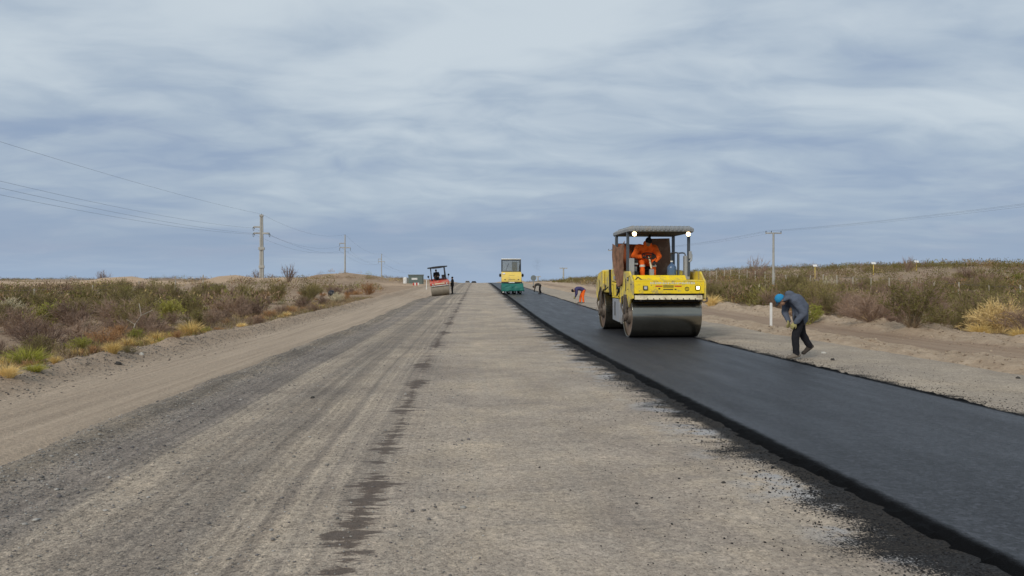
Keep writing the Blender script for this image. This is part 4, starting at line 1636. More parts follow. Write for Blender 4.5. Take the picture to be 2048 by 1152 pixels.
# operator of the red roller, seated
J4 = dict(J)
J4 = dict(pelvis=(-.5, 0, 0), mid=(-.5, 0, .22), chest=(-.46, 0, .42), neck=(-.45, 0, .55), head=(-.42, 0, .67), crown=(.1, 0, 1), face=(1, 0, -.2),
          shL=(-.46, .19, .47), elL=(-.36, .26, .2), wrL=(-.12, .16, .16), haL=(-.04, .12, .17), palmL=(0, -1, .2),
          shR=(-.46, -.19, .47), elR=(-.36, -.26, .2), wrR=(-.12, -.16, .16), haR=(-.04, -.12, .17), palmR=(0, 1, .2),
          hipL=(-.45, .1, 0), knL=(-.05, .14, .05), anL=(.0, .14, -.34), toL=(.13, .14, -.38),
          hipR=(-.45, -.1, 0), knR=(-.05, -.14, .05), anR=(.0, -.14, -.34), toR=(.13, -.14, -.38), curl=1.2)
bpy.context.view_layer.update()
person('dark dressed operator seated under the black canopy of the red roller', None,
       rr_.matrix_world @ Matrix.Translation((-.15, -.05, 1.62)) @ Matrix.Rotation(R(-90), 4, 'Z'), J4,
       dict(jacket=DARKC, trousers=DARKC, shoe=BOOTD, hat=BEANK, hem=.03, jack_r=1.05), voxel=.018, detail=False)

# ---------------------------------------------------------------- roadside things
def stake(px, py0, py1, Y, label, name='marker_stake'):
    p0 = at(px, py0, Y); p1 = at(px, py1, Y)
    z0 = rz(p0.x, Y)
    mb = MB()
    h = p1.z - z0
    mb.prism([(-.045, -.1), (.045, -.1), (.045, h), (.02, h + .03), (-.02, h + .03), (-.045, h)], 'y', -.012, .012)
    o = mb.build(name, WHITE, None, bevel=.003)
    o.location = (p0.x, Y, z0)
    return tag(o, label, 'stake')


stake(1542, 655, 607, 26.0, 'white wooden stake on the right shoulder behind the bending worker')
stake(853, 577, 560, 88.0, 'thin white stake beside the green grey site cabin')


def pole_left(px, pbase, ptop, Y, label, big):
    t = at(px, ptop, Y)
    x = t.x
    z0 = gz(x, Y) - .1
    H = t.z - z0
    root = empty('power_pole', (x, Y, z0), (0, 0, R(6 if big else 3)))
    tag(root, label, 'power pole', 'concrete power poles left of the road')
    k = 1.0
    mb = MB()
    if big:
        for s in (-1, 1):
            mb.cyl((.30 * s * .55, 0, 0), (.30 * s * .40, 0, H), .20, .12, seg=14)
        mb.build('shaft', CONC, root)
        for hh in (.17, .455):
            mb = MB()
            zz = H * (hh + .02)
            mb.box((0, 0, zz), (.88 if hh > .3 else .8, .60, .42))
            mb.build('tie_block', CONC, root, bevel=.03)
        mb = MB(); mb.box((0, 0, H - .1), (.56, .4, .34)); mb.build('tie_block', CONC, root, bevel=.03)
    else:
        mb.cyl((0, 0, 0), (0, 0, H), .24, .13, seg=16)
        mb.build('shaft', CONC, root)
    arms = []
    scale = H / 11.4
    for ah, s in (((H - 2.15 * scale), -1), ((H - 3.25 * scale), -1), ((H - 3.25 * scale), 1)):
        mb = MB()
        L = 1.35 * scale
        mb.box((s * L * .52, 0, ah), (L * 1.0, .26, .24))
        arm = mb.build('cross_arm', CONC, root, bevel=.02)
        mb = MB()
        xx = s * L
        if big:
            for d in (-.55, .55):
                mb.cap((xx, d * .2, ah - .08), (xx, d * 1.3, ah - .18), .07, .06, 8)
            mb.tube([(xx, -.7, ah - .18), (xx + s * .02, -.4, ah - .48), (xx + s * .02, 0, ah - .58), (xx + s * .02, .4, ah - .48), (xx, .7, ah - .18)], .03, 6)
        else:
            mb.cap((xx, 0, ah - .05), (xx, 0, ah - .75), .07, .06, 8)
        mb.build('insulator', STEELG, arm)
        arms.append(Vector((xx, 0, ah - (.18 if big else .8))))
    mb = MB()
    mb.cyl((0, 0, H - .05), (0, 0, H + .22), .04, seg=8)
    mb.build('earth_wire_clamp', STEELG, root)
    bpy.context.view_layer.update()
    return [root.matrix_world @ a for a in arms] + [root.matrix_world @ Vector((0, 0, H + .15))]


PA = pole_left(523, 577, 430, 116, 'tall concrete power pole with short cross arms, nearest of the left row', True)
PB = pole_left(690, 558, 470, 198, 'slim concrete power pole, second of the left row', False)
PC = pole_left(763, 555, 508, 300, 'distant concrete power pole, third of the left row', False)
PD = [p_ + Vector((4.0, 190, .5)) for p_ in PC]
PZ = []
for k, p_ in enumerate(PA):
    d = PB[k] - PA[k]
    PZ.append(p_ - Vector((d.x * .6 + .5, 84, 1.0)))


def wire(p0, p1, sag, r, label, group, seg=40):
    mb = MB()
    pts = []
    for i in range(seg + 1):
        t = i / seg
        p = p0.lerp(p1, t)
        p.z -= 4 * sag * t * (1 - t)
        pts.append(p)
    mb.tube(pts, r, 5)
    o = mb.build('overhead_wire', WIRE, None)
    return tag(o, label, 'wire', group)


KEY = ['upper conductor', 'lower left conductor', 'lower right conductor', 'top earth wire']
for k in range(4):
    wire(PZ[k], PA[k], .9 if k < 3 else .6, .009, KEY[k] + ' running from the nearest left power pole to the left', 'overhead wires')
    wire(PA[k], PB[k], 1.6, .011, KEY[k] + ' between the nearest and second left power poles', 'overhead wires')
    wire(PB[k], PC[k], 1.8, .012, KEY[k] + ' between the second and third left power poles', 'overhead wires')
    wire(PC[k], PD[k], 2.5, .014, KEY[k] + ' beyond the third left power pole', 'overhead wires')


def pole_right(px, ptop, Y, label, arm=1.75):
    t = at(px, ptop, Y)
    z0 = gz(t.x, Y) - .1
    H = t.z - z0
    root = empty('power_pole', (t.x, Y, z0))
    tag(root, label, 'power pole', 'low line poles right of the road')
    mb = MB()
    mb.cyl((0, 0, 0), (0, 0, H), .13 * max(1, Y / 110), .10 * max(1, Y / 110), seg=12)
    mb.build('shaft', CONC, root)
    mb = MB()
    mb.box((0, 0, H - .07), (arm, .14, .13 * max(1, Y / 110)))
    ca = mb.build('cross_arm', CONC, root, bevel=.015)
    tips = []
    for s in (-1, -.28, 1):
        mb = MB()
        mb.cyl((s * arm * .47, 0, H), (s * arm * .47, 0, H + .17), .05, .035, seg=8)
        mb.build('insulator', DARK, ca)
        tips.append(Vector((t.x + s * arm * .47, Y, z0 + H + .16)))
    return tips


QA = pole_right(1547, 465, 75, 'concrete pole with flat cross arm beside the yellow roller')
QB = pole_right(1226, 500, 118, 'pole mostly hidden behind the yellow roller with its cross arm showing', 1.6)
QC = pole_right(1127, 536, 240, 'small distant line pole on the skyline above the round sign', 2.6)
QD = pole_right(1076, 553, 330, 'tiny far line pole just right of the round sign', 2.6)
for k in range(3):
    nm = ['left', 'middle', 'right'][k] + ' wire of the right line'
    q0 = QA[k] + Vector((9.0, -42, .3))
    wire(q0, QA[k], .35, .005, nm + ' running from its nearest pole to the right', 'overhead wires')
    wire(QA[k], QB[k], .6, .006, nm + ' between the nearest pole and the yellow roller', 'overhead wires')

# round sign seen from behind
p = at(1067, 556, 96)
z0 = rz(p.x, 96)
sg = empty('road_sign', (p.x, 96, z0))
tag(sg, 'round road sign seen from its grey back beside the far asphalt', 'road sign')
mb = MB(); mb.cyl((0, .02, p.z - z0), (0, .04, p.z - z0), .37, seg=36); mb.build('disc', STEELG, sg)
mb = MB(); mb.box((0, 0, (p.z - z0 + .3) / 2), (.09, .05, p.z - z0 + .3)); mb.build('post', STEELG, sg)

# marker plates on the right hill
for px, py, Y, lab in ((1630, 532, 100, 'white marker plate on a yellow post, leftmost on the right hill'), (1747, 527, 97, 'white marker plate on a yellow post, middle one on the right hill'), (1833, 524, 94, 'white marker plate on a yellow post beside the tallest hill bush')):
    p = at(px, py, Y)
    z0 = gz(p.x, Y) - .05
    o = empty('marker_plate', (p.x, Y, z0)); tag(o, lab, 'marker', 'white markers on the right hill')
    h = p.z - z0
    mb = MB(); mb.cyl((0, 0, 0), (0, 0, h), .05, seg=10); mb.build('post', YEL2, o)
    mb = MB(); mb.box((0, -.03, h + .05), (.60, .05, .36), Matrix.Rotation(R(-35), 3, 'X')); mb.build('plate', WHITE, o, bevel=.01)

# site cabin with white tank, and a barrier
Y = 122.0
p = at(832, 571, Y)
z0 = gz(p.x, Y) - .03
cb = empty('site_cabin', (p.x, Y, z0), (0, 0, R(4)))
tag(cb, 'small green grey site cabin beside the left track', 'cabin')
sc = Y / FPX
W, H = 30 * sc, 19 * sc
mb = MB(); mb.box((0, .9, H * .46), (W, 1.9, H * .92)); mb.build('wall', CABING, cb)
mb = MB(); mb.box((0, .9, H * .95), (W + .14, 2.1, H * .11)); mb.build('roof', STEELG, cb, bevel=.02)
mb = MB(); mb.box((-W * .10, -.07, H * .55), (W * .38, .03, H * .20)); mb.build('sign_panel', WHITE, cb)
mb = MB(); mb.box((W * .44, -.06, H * .42), (.06, .03, H * .8)); mb.build('corner_trim', DARK, cb)
tk = MB(); tk.cyl((0, 0, 0), (0, 0, 12.5 * sc), 4.6 * sc, seg=28); tk.cyl((0, 0, 12.5 * sc), (0, 0, 13.4 * sc), 4.6 * sc, 2.6 * sc, seg=28)
pk = at(811, 571, Y + .4)
tko = tk.build('water_tank', WHITE, None, bevel=.02)
tko.location = (pk.x, Y + .4, gz(pk.x, Y + .4) - .03)
tag(tko, 'white water tank standing at the left end of the site cabin', 'tank')
pk = at(832, 575, 112)
br = empty('road_barrier', (pk.x, 112, gz(pk.x, 112)))
tag(br, 'small red and white road barrier in front of the site cabin', 'barrier')
for k in range(4):
    mb = MB(); mb.box((-.36 + k * .24, 0, .22), (.238, .26, .44)); mb.build('block', WHITE if k % 2 else REDM, br, bevel=.03)

# far vehicles beyond the crest
Y = 245.0
for px, w, h, lab, m_, nm, cat in ((935, 1.55, .62, 'pale grey van far off on the road crest', LGREY, 'far_van', 'van'), (948, 1.6, .48, 'dark car far off on the road crest', DARK, 'far_car', 'car')):
    p = at(px, 569, Y)
    o = empty(nm, (p.x, Y, rz(p.x, Y) - .02)); tag(o, lab, cat)
    zz = max(.0, 1.6 - rz(p.x, Y) - 4 * Y / FPX * .0)
    mb = MB()
    mb.prism([(-.9, .30), (-.9, .95), (-.75, 1.0), (-.6, 1.55 if w < 1.58 else 1.42), (.6, 1.55 if w < 1.58 else 1.42), (.75, 1.0), (.9, .95), (.9, .30)], 'y', 0, 4.2)
    mb.build('body', m_, o, bevel=.08)
    mb = MB(); mb.prism([(-.68, 1.02), (-.56, 1.38), (.56, 1.38), (.68, 1.02)], 'y', -.02, .0); mb.build('windscreen', BLK, o)
    for sx in (-.75, .75):
        for yy in (.8, 3.4):
            mb = MB(); mb.cyl((sx - .1, yy, .32), (sx + .1, yy, .32), .32, seg=16); mb.build('wheel', BLK, o)

# fences
def fence(u0, vlist, label, h):
    v0 = vlist[0]
    x0 = u0 + float(off(v0))
    root = empty('wire_fence', (x0, v0, gz(x0, v0)))
    tag(root, label, 'fence')
    tops = []
    rr = random.Random(3)
    for v in vlist:
        x = u0 + float(off(v)) + rr.uniform(-.1, .1)
        z = gz(x, v)
        mb = MB()
        base = Vector((x - x0, v - v0, z - gz(x0, v0)))
        lean = Vector((rr.uniform(-.06, .06), 0, 0))
        hh = h * rr.uniform(.88, 1.1)
        mb.cyl(base - Vector((0, 0, .15)), base + lean + Vector((0, 0, hh)), .065, .05, seg=7)
        mb.build('post', WOODP, root)
        tops.append((base, lean, hh))
    for f in (.35, .62, .9):
        mb = MB()
        mb.tube([b_ + l_ * f + Vector((0, -.07, hh * f)) for b_, l_, hh in tops], .006, 4)
        mb.build('wire', WIRE, root)


fence(37.0, list(np.arange(46, 112, 3.1)), 'wire fence with pale wooden posts in the scrub right of the road', 1.6)
fence(-29.0, list(np.arange(43, 88, 7.5)), 'sparse wire fence with pale posts in the left scrub', 1.25)

# thin exhaust smoke drifting beside the tyre roller
sm, nbm, bsm = newmat('exhaust_smoke')
sm.node_tree.nodes.remove(bsm)
pv = nbm.n('ShaderNodeVolumePrincipled')
oc = nbm.obj()
ln = nbm.n('ShaderNodeVectorMath', operation='LENGTH'); nbm.put(ln.inputs[0], oc)
dn_ = nbm.mul(nbm.ss(ln.outputs['Value'], .95, .1), nbm.ss(nbm.noise(oc, 1.6, 3, .6), .45, .7))
nbm.put(pv.inputs['Density'], nbm.mul(dn_, .55))
pv.inputs['Color'].default_value = (.22, .22, .24, 1)
nbm.nt.links.new(pv.outputs[0], nbm.nt.nodes['Material Output'].inputs['Volume'])
mb = MB()
mb.ell((0, 0, 0), (1, 1, 1), None, 16, 10)
so = mb.build('exhaust_smoke', sm, None)
so.location = at(1074, 528, 72)
so.scale = (.75, .6, 1.15)
so.rotation_euler = (0, R(-18), 0)
tag(so, 'faint grey exhaust smoke drifting right of the tyre roller', 'smoke', kind='stuff')

# ---------------------------------------------------------------- plants
def plant_mat(name, c1, c2, rough=.8, trans=.0):
    m, nb, bs = newmat(name)
    f = nb.add(nb.mul(nb.rnd(), .55), nb.mul(nb.noise(nb.obj(), 5.0, 3, .6), .45))
    nb.put(bs.inputs['Base Color'], nb.mix(nb.ss(f, .15, .85), c1, c2))
    bs.inputs['Roughness'].default_value = rough
    bs.inputs['Specular IOR Level'].default_value = .25
    return m


PM = dict(
    olive=(plant_mat('olive_leaf', (0.145, 0.130, 0.040), (0.283, 0.240, 0.079)), plant_mat('olive_twig', (0.188, 0.136, 0.084), (0.291, 0.215, 0.129))),
    green=(plant_mat('yellow_green_leaf', (0.257, 0.274, 0.045), (0.419, 0.389, 0.084)), plant_mat('green_twig', (0.257, 0.215, 0.076), (0.342, 0.282, 0.107))),
    brown=(plant_mat('dry_leaf', (0.265, 0.162, 0.088), (0.428, 0.274, 0.152)), plant_mat('purple_brown_twig', (0.197, 0.132, 0.100), (0.351, 0.248, 0.183))),
    rust=(plant_mat('rusty_leaf', (0.410, 0.206, 0.076), (0.564, 0.314, 0.129)), plant_mat('rusty_twig', (0.325, 0.182, 0.091), (0.463, 0.282, 0.152))),
    sage=(plant_mat('pale_sage_leaf', (0.496, 0.456, 0.296), (0.719, 0.646, 0.432)), plant_mat('grey_twig', (0.410, 0.348, 0.259), (0.564, 0.480, 0.356))),
    straw=(plant_mat('straw_blade', (0.616, 0.439, 0.160), (0.890, 0.662, 0.288)), plant_mat('straw_stem', (0.582, 0.431, 0.197), (0.821, 0.613, 0.304))),
    lime=(plant_mat('fresh_green_blade', (0.342, 0.340, 0.053), (0.582, 0.480, 0.113)), plant_mat('green_stem', (0.342, 0.298, 0.091), (0.513, 0.414, 0.136))),
)


def unit(a):
    return a / np.maximum(np.linalg.norm(a, axis=-1, keepdims=True), 1e-9)


def ribbons(p0, p1, w0, w1, rng):
    """one quad per row"""
    d = unit(p1 - p0)
    s = unit(np.cross(d, unit(rng.normal(size=p0.shape))))
    v = np.stack([p0 - s * w0[:, None], p0 + s * w0[:, None], p1 + s * w1[:, None], p1 - s * w1[:, None]], 1)
    return v.reshape(-1, 3)


def diamonds(p0, d, L, w, rng):
    s = unit(np.cross(d, unit(rng.normal(size=p0.shape))))
    m = p0 + d * (L * .45)[:, None]
    v = np.stack([p0, m + s * w[:, None], p0 + d * L[:, None], m - s * w[:, None]], 1)
    return v.reshape(-1, 3)


def quads_mesh(name, parts, mats):
    """parts: list of (verts, material index)"""
    vv = np.concatenate([p for p, _ in parts])
    mi = np.concatenate([np.full(len(p) // 4, k) for p, k in parts])
    f = np.arange(len(vv)).reshape(-1, 4)
    me = bpy.data.meshes.new(name)
    n = len(f)
    me.vertices.add(len(vv)); me.vertices.foreach_set('co', vv.astype(np.float32).ravel())
    me.loops.add(n * 4); me.loops.foreach_set('vertex_index', f.astype(np.int32).ravel())
    me.polygons.add(n)
    me.polygons.foreach_set('loop_start', np.arange(0, n * 4, 4, dtype=np.int32))
    me.polygons.foreach_set('loop_total', np.full(n, 4, dtype=np.int32))
    for m_ in mats:
        me.materials.append(m_)
    me.polygons.foreach_set('material_index', mi.astype(np.int32))
    me.update(calc_edges=True)
    return me


def shrub(kind, seed, H=1.0, W=1.3, stems=42, twigs=750, leaves=2600, ll=.035, lw=.009, tw=.004, upright=.6, base=.14):
    g = np.random.RandomState(seed)
    a = g.uniform(0, 2 * np.pi, stems)
    rr = np.sqrt(g.uniform(.02, 1, stems)) * W / 2
    lob = 1 + .25 * np.sin(a * 2 + g.uniform(0, 6)) + .15 * np.sin(a * 5 + g.uniform(0, 6))
    rr *= lob
    tip = np.stack([rr * np.cos(a), rr * np.sin(a), H * (1 - .55 * (rr / (W / 2)) ** 2 * (1 - upright * .5)) * g.uniform(.6, 1.0, stems)], 1)
    tip[:, 2] = np.maximum(tip[:, 2], .12 * H)
    bs = np.stack([np.cos(a) * base * W * .5, np.sin(a) * base * W * .5, np.full(stems, -.04)], 1) * g.uniform(.1, 1, (stems, 1))
    bs[:, 2] = -.04
    wob = g.normal(0, .05 * H, (stems, 3))

    def pt(i, t):
        t = t[:, None]
        h = bs[i, :2] + (tip[i, :2] - bs[i, :2]) * t ** 1.25
        z = bs[i, 2:3] + (tip[i, 2:3] - bs[i, 2:3]) * t ** .9
        return np.concatenate([h, z], 1) + wob[i] * np.sin(t * 3.14)
    P = []
    idx = np.arange(stems)
    for k in range(4):
        t0, t1 = np.full(stems, k / 4), np.full(stems, (k + 1) / 4)
        P.append((ribbons(pt(idx, t0), pt(idx, t1), np.full(stems, tw * 2.2 * (1 - k * .2)), np.full(stems, tw * 2.2 * (1 - (k + 1) * .2)), g), 1))
    ti = g.randint(0, stems, twigs)
    tt = g.uniform(.22, 1.0, twigs) ** .8
    p0 = pt(ti, tt)
    tan = unit(pt(ti, np.minimum(tt + .08, 1.08)) - pt(ti, tt - .05))
    d = unit(tan * .8 + g.normal(0, .55, (twigs, 3)) + np.array([0, 0, upright * .55]))
    L = g.uniform(.10, .30, twigs) * H
    p1 = p0 + d * L[:, None]
    p1[:, 2] = np.maximum(p1[:, 2], .01)
    P.append((ribbons(p0, p1, np.full(twigs, tw), np.full(twigs, tw * .45), g), 1))
    if leaves:
        li = g.randint(0, twigs, leaves)
        lt = g.uniform(.15, 1.0, leaves)
        q0 = p0[li] + (p1[li] - p0[li]) * lt[:, None]
        q0[:, 2] = np.maximum(q0[:, 2], .01)
        dd = unit(d[li] * .7 + g.normal(0, .6, (leaves, 3)) + np.array([0, 0, .25]))
        P.append((diamonds(q0, dd, g.uniform(.6, 1.3, leaves) * ll, g.uniform(.7, 1.2, leaves) * lw, g), 0))
    return quads_mesh(kind + '_plant', P, PM[kind])


def tuft(kind, seed, H=.5, W=.6, n=420, bw=.0045):
    g = np.random.RandomState(seed)
    a = g.uniform(0, 2 * np.pi, n)
    r0 = np.sqrt(g.uniform(0, 1, n)) * W * .16
    lean = np.sqrt(g.uniform(0, 1, n)) * W * .5
    h = H * g.uniform(.45, 1.0, n) * (1 - .45 * (lean / (W * .5)) ** 2)
    p0 = np.stack([np.cos(a) * r0, np.sin(a) * r0, np.full(n, -.03)], 1)
    a2 = a + g.normal(0, .35, n)
    p1 = p0 + np.stack([np.cos(a2) * lean * .35, np.sin(a2) * lean * .35, h * .65], 1)
    p2 = p0 + np.stack([np.cos(a2) * lean, np.sin(a2) * lean, h], 1)
    w = np.full(n, bw)
    return quads_mesh(kind + '_tuft', [(ribbons(p0, p1, w, w * .8, g), 0), (ribbons(p1, p2, w * .8, w * .15, g), 0)], PM[kind])


SHR = {
    'olive': [shrub('olive', 100 + k, 1.1, 1.5, 46, 900, 4200, .045, .010, .004, .8) for k in range(4)],
    'green': [shrub('green', 200 + k, .75, 1.1, 50, 800, 3600, .050, .009, .004, .7) for k in range(3)],
    'brown': [shrub('brown', 300 + k, .95, 1.5, 60, 1700, 1500, .025, .007, .0045, .35) for k in range(4)],
    'rust': [shrub('rust', 400 + k, .6, 1.2, 50, 1200, 1800, .03, .007, .004, .3) for k in range(2)],
    'sage': [shrub('sage', 500 + k, .75, 1.2, 50, 900, 3400, .034, .010, .004, .5) for k in range(3)],
    'straw': [tuft('straw', 600 + k, .55, .75) for k in range(4)],
    'lime': [tuft('lime', 700 + k, .55, .9, 520) for k in range(3)],
}
CLUMP = shrub('straw', 950, .95, 1.5, 70, 2200, 1800, .05, .007, .006, .1)
SPIKY = [shrub('brown', 900 + k, 1.6, 1.9, 34, 420, 260, .03, .008, .009, 1.0) for k in range(2)]
NAME = dict(olive='olive_shrub', green='green_shrub', brown='dry_shrub', rust='rusty_shrub', sage='sage_shrub', straw='grass_tuft', lime='grass_tuft')
CAT = dict(olive='shrub', green='shrub', brown='shrub', rust='shrub', sage='shrub', straw='grass tuft', lime='grass tuft')
LOOK = dict(olive='olive green shrub', green='yellow green shrub', brown='dry brown shrub', rust='rusty brown shrub', sage='pale sage shrub', straw='straw grass tuft', lime='green grass tuft')
prng = random.Random(5)
ncount = {}


def plant(kind, x, y, s, label, group, mesh=None, sz=1.0):
    me = mesh or prng.choice(SHR[kind])
    o = bpy.data.objects.new(NAME[kind], me)
    C.objects.link(o)
    o.location = (x, y, gz(x, y) - .02)
    o.rotation_euler = (prng.uniform(-.08, .08), prng.uniform(-.08, .08), prng.uniform(0, 6.28))
    o.scale = (s, s, s * sz)
    ncount[kind] = ncount.get(kind, 0) + 1
    return tag(o, label, CAT[kind], group)


def hit(px, py):
    last = None
    for Y in np.geomspace(3, 500, 900):
        p = at(px, py, float(Y))
        if p.z <= gz(p.x, p.y):
            return p
        last = p
    return last


# plants the photograph lets one point to (pixel of the base, width in pixels)
TAKEN = []
for kind, px, py, wpx, sz, lab in (
        ('lime', 40, 735, 85, 1.0, 'large yellow green grass tuft at the left edge of the picture beside the track'),
        ('straw', 8, 757, 50, 1.0, 'straw grass tuft cut by the left picture edge, nearest the track'),
        ('straw', 107, 729, 28, 1.0, 'small golden grass tuft standing alone on the left track berm'),
        ('lime', 62, 745, 48, .8, 'low yellow green tuft at the foot of the large left edge tuft'),
        ('green', 82, 655, 72, 1.0, 'round yellow green bush in the left scrub above the brown twigs'),
        ('sage', 12, 635, 58, 1.0, 'pale sage bush at the left picture edge'),
        ('green', 330, 638, 60, 1.0, 'bright green bush in the middle of the left scrub'),
        ('green', 290, 662, 55, .9, 'bright green bush behind the golden grass on the left berm'),
        ('straw', 375, 671, 55, 1.0, 'golden grass tuft on the left berm in front of the bright green bushes'),
        ('straw', 310, 685, 42, 1.0, 'golden grass tuft left of the widest golden tuft on the berm'),
        ('rust', 350, 675, 40, .8, 'rusty low shrub between the golden tufts of the left berm'),
        ('straw', 222, 706, 38, 1.1, 'leaning straw tuft on the left berm near the dark low shrub'),
        ('olive', 245, 703, 45, .5, 'dark low shrub on the left berm beside the leaning straw tuft'),
        ('brown', 62, 700, 120, .8, 'wide dry brown twiggy shrub above the large left edge tuft'),
        ('brown', 150, 688, 110, .75, 'dry brown twiggy shrub right of the large left edge tuft'),
        ('rust', 200, 690, 90, .8, 'rusty twiggy shrub behind the leaning straw tuft'),
        ('brown', 25, 668, 100, .9, 'purple brown twiggy shrub below the pale sage bush at the left edge'),
        ('brown', 130, 655, 110, .8, 'low brown twigs right of the round yellow green bush'),
        ('brown', 225, 658, 110, .9, 'dry brown shrub left of the bright green bush on the berm'),
        ('olive', 190, 640, 75, .8, 'dark olive shrub in the middle of the left scrub'),
        ('sage', 672, 606, 34, 1.0, 'pale sage bush under the black bag left of the track'),
        ('rust', 735, 590, 42, 1.2, 'reddish brown bush on the sandy bank near the site cabin'),
        ('green', 1625, 650, 70, .9, 'dark green bush behind the bending worker'),
        ('straw', 2018, 668, 120, 1.0, 'large straw coloured clump at the right edge of the picture'),
        ('olive', 1850, 660, 170, .8, 'wide olive shrub hanging over the right berm'),
        ('brown', 1760, 640, 120, .9, 'dry brown shrub on the right berm between the green bush and wide olive shrub'),
        ('sage', 1660, 584, 50, 1.0, 'pale grey bush under the fence in the right scrub'),
        ('sage', 1500, 583, 22, 1.0, 'small pale grey bush left of the right line pole'),
        ('straw', 1428, 613, 46, .9, 'dry grass tuft at the right track beside the yellow roller'),
        ('rust', 1590, 631, 40, .7, 'low rusty shrub behind the head of the bending worker')):
    p = hit(px, py)
    w = wpx * p.y / FPX
    w0 = {'straw': .75, 'lime': .9, 'rust': 1.2, 'green': 1.1, 'sage': 1.2, 'brown': 1.5, 'olive': 1.5}[kind]
    big = lab.startswith('large straw')
    plant(kind, p.x, p.y + w * .25, w / (1.5 if big else w0), lab, None, CLUMP if big else None, sz=sz)
    TAKEN.append((p.x, p.y + w * .25, w * .4))
# skyline bushes
for px, py, top, Y, k, lab in ((578, 556, 530, 105, 0, 'spiky bare bush on the left skyline beside the nearest power pole'),
                               (512, 556, 541, 118, 1, 'small spiky bush left of the nearest power pole on the skyline'),
                               (208, 556, 541, 120, 0, 'spiky bush on the sandy ridge of the left skyline'),
                               (1512, 541, 517, 96, 1, 'bare twiggy bush on the right skyline beside the line pole'),
                               (1815, 536, 514, 92, 0, 'tallest dark bush on the right hill beside the marker plates')):
    p = at(px, py, Y)
    z0 = gz(p.x, Y)
    t = at(px, top, Y)
    s = max(.5, (t.z - z0) / 1.55)
    o = plant('brown', p.x, Y, s, lab, None, SPIKY[k], 1.0)

# scrub, left and right
PATCH = {}


def choose(u, v):
    n_ = float(fbm(np.array(u * .12), np.array(v * .12), 77, 3))
    r = prng.random()
    if u < 0:
        front = -u - 7.7
        if front < 1.1:
            return prng.choices(['straw', 'lime', 'rust', 'brown'], [5, 2, 2, 1])[0]
        if front < 4.5:
            return prng.choices(['brown', 'rust', 'straw', 'olive', 'green', 'sage'], [6, 3, 1.5, 2, 1.2, .6])[0]
        w = [5, 1.0, 4, .6, .8, .5] if n_ > .5 else [3, .8, 5, 1, 1.0, .5]
        return prng.choices(['olive', 'green', 'brown', 'rust', 'sage', 'straw'], w)[0]
    front = u - 15.6
    if front < 1.0:
        return prng.choices(['straw', 'brown', 'olive', 'rust'], [2, 4, 3, 1])[0]
    w = [6, .6, 5, .8, .9, .6] if n_ > .5 else [4, .4, 6, 1, 1.0, .6]
    return prng.choices(['olive', 'green', 'brown', 'rust', 'sage', 'straw'], w)[0]


placed = []
cells = {}


def free(x, y, r):
    ci, cj = int(x // 2), int(y // 2)
    for i in range(ci - 1, ci + 2):
        for j in range(cj - 1, cj + 2):
            for (a, c_, q_) in cells.get((i, j), ()):
                if (a - x) ** 2 + (c_ - y) ** 2 < (q_ + r) ** 2:
                    return False
    return True


for t_ in TAKEN:
    cells.setdefault((int(t_[0] // 2), int(t_[1] // 2)), []).append(t_)
LIMIT = {'L': 310, 'R': 350}
SCRUB = []
for sd in ('L', 'R'):
    n_ok = 0
    for tries in range(9000):
        if n_ok >= LIMIT[sd]:
            break
        if sd == 'L':
            v = 8 + 62 * prng.random() ** 1.35
            x = -prng.uniform(7.4, .72 * v + 6)
            u = x - float(off(v))
            if u > -7.75 - .25 * math.sin(v * .9):
                continue
        else:
            v = 15 + 60 * prng.random() ** 1.2
            x = prng.uniform(15.5, .92 * v + 6)
            u = x - float(off(v))
            if u < 15.9:
                continue
        c2 = CROT.transposed() @ (Vector((x, v, .8)) - CAM)
        pxx = 1024 + FPX * c2.x / -c2.z
        if pxx < -70 or pxx > 2120:
            continue
        if sd == 'L' and -u > 9.5 and float(fbm(np.array(u * .22), np.array(v * .22), 191, 3)) > .60:
            continue
        kind = choose(u, v)
        base = {'straw': .75, 'lime': .8, 'rust': .95, 'green': 1.0, 'sage': 1.0, 'brown': 1.1, 'olive': 1.15}[kind]
        s = base * prng.choice((prng.uniform(.45, .75), prng.uniform(.7, 1.3))) * (.8 if sd == 'L' else 1.0) * (.88 if (sd == 'L' and v < 20) else 1.0) * (1.15 if sd == 'R' else 1)
        r = {'straw': .22, 'lime': .25, 'rust': .36}.get(kind, .46) * s
        if not free(x, v, r):
            continue
        cells.setdefault((int(x // 2), int(v // 2)), []).append((x, v, r))
        plc = 'left' if sd == 'L' else 'right'
        o = plant(kind, x, v, s, LOOK[kind] + ' in the dense scrub ' + plc + ' of the road', LOOK[kind] + 's in the scrub ' + plc + ' of the road', sz=prng.uniform(.8, 1.15))
        c2 = CROT.transposed() @ (Vector((x, v, gz(x, v) + .4)) - CAM)
        SCRUB.append((sd, kind, 1024 + FPX * c2.x / -c2.z, v, o))
        n_ok += 1

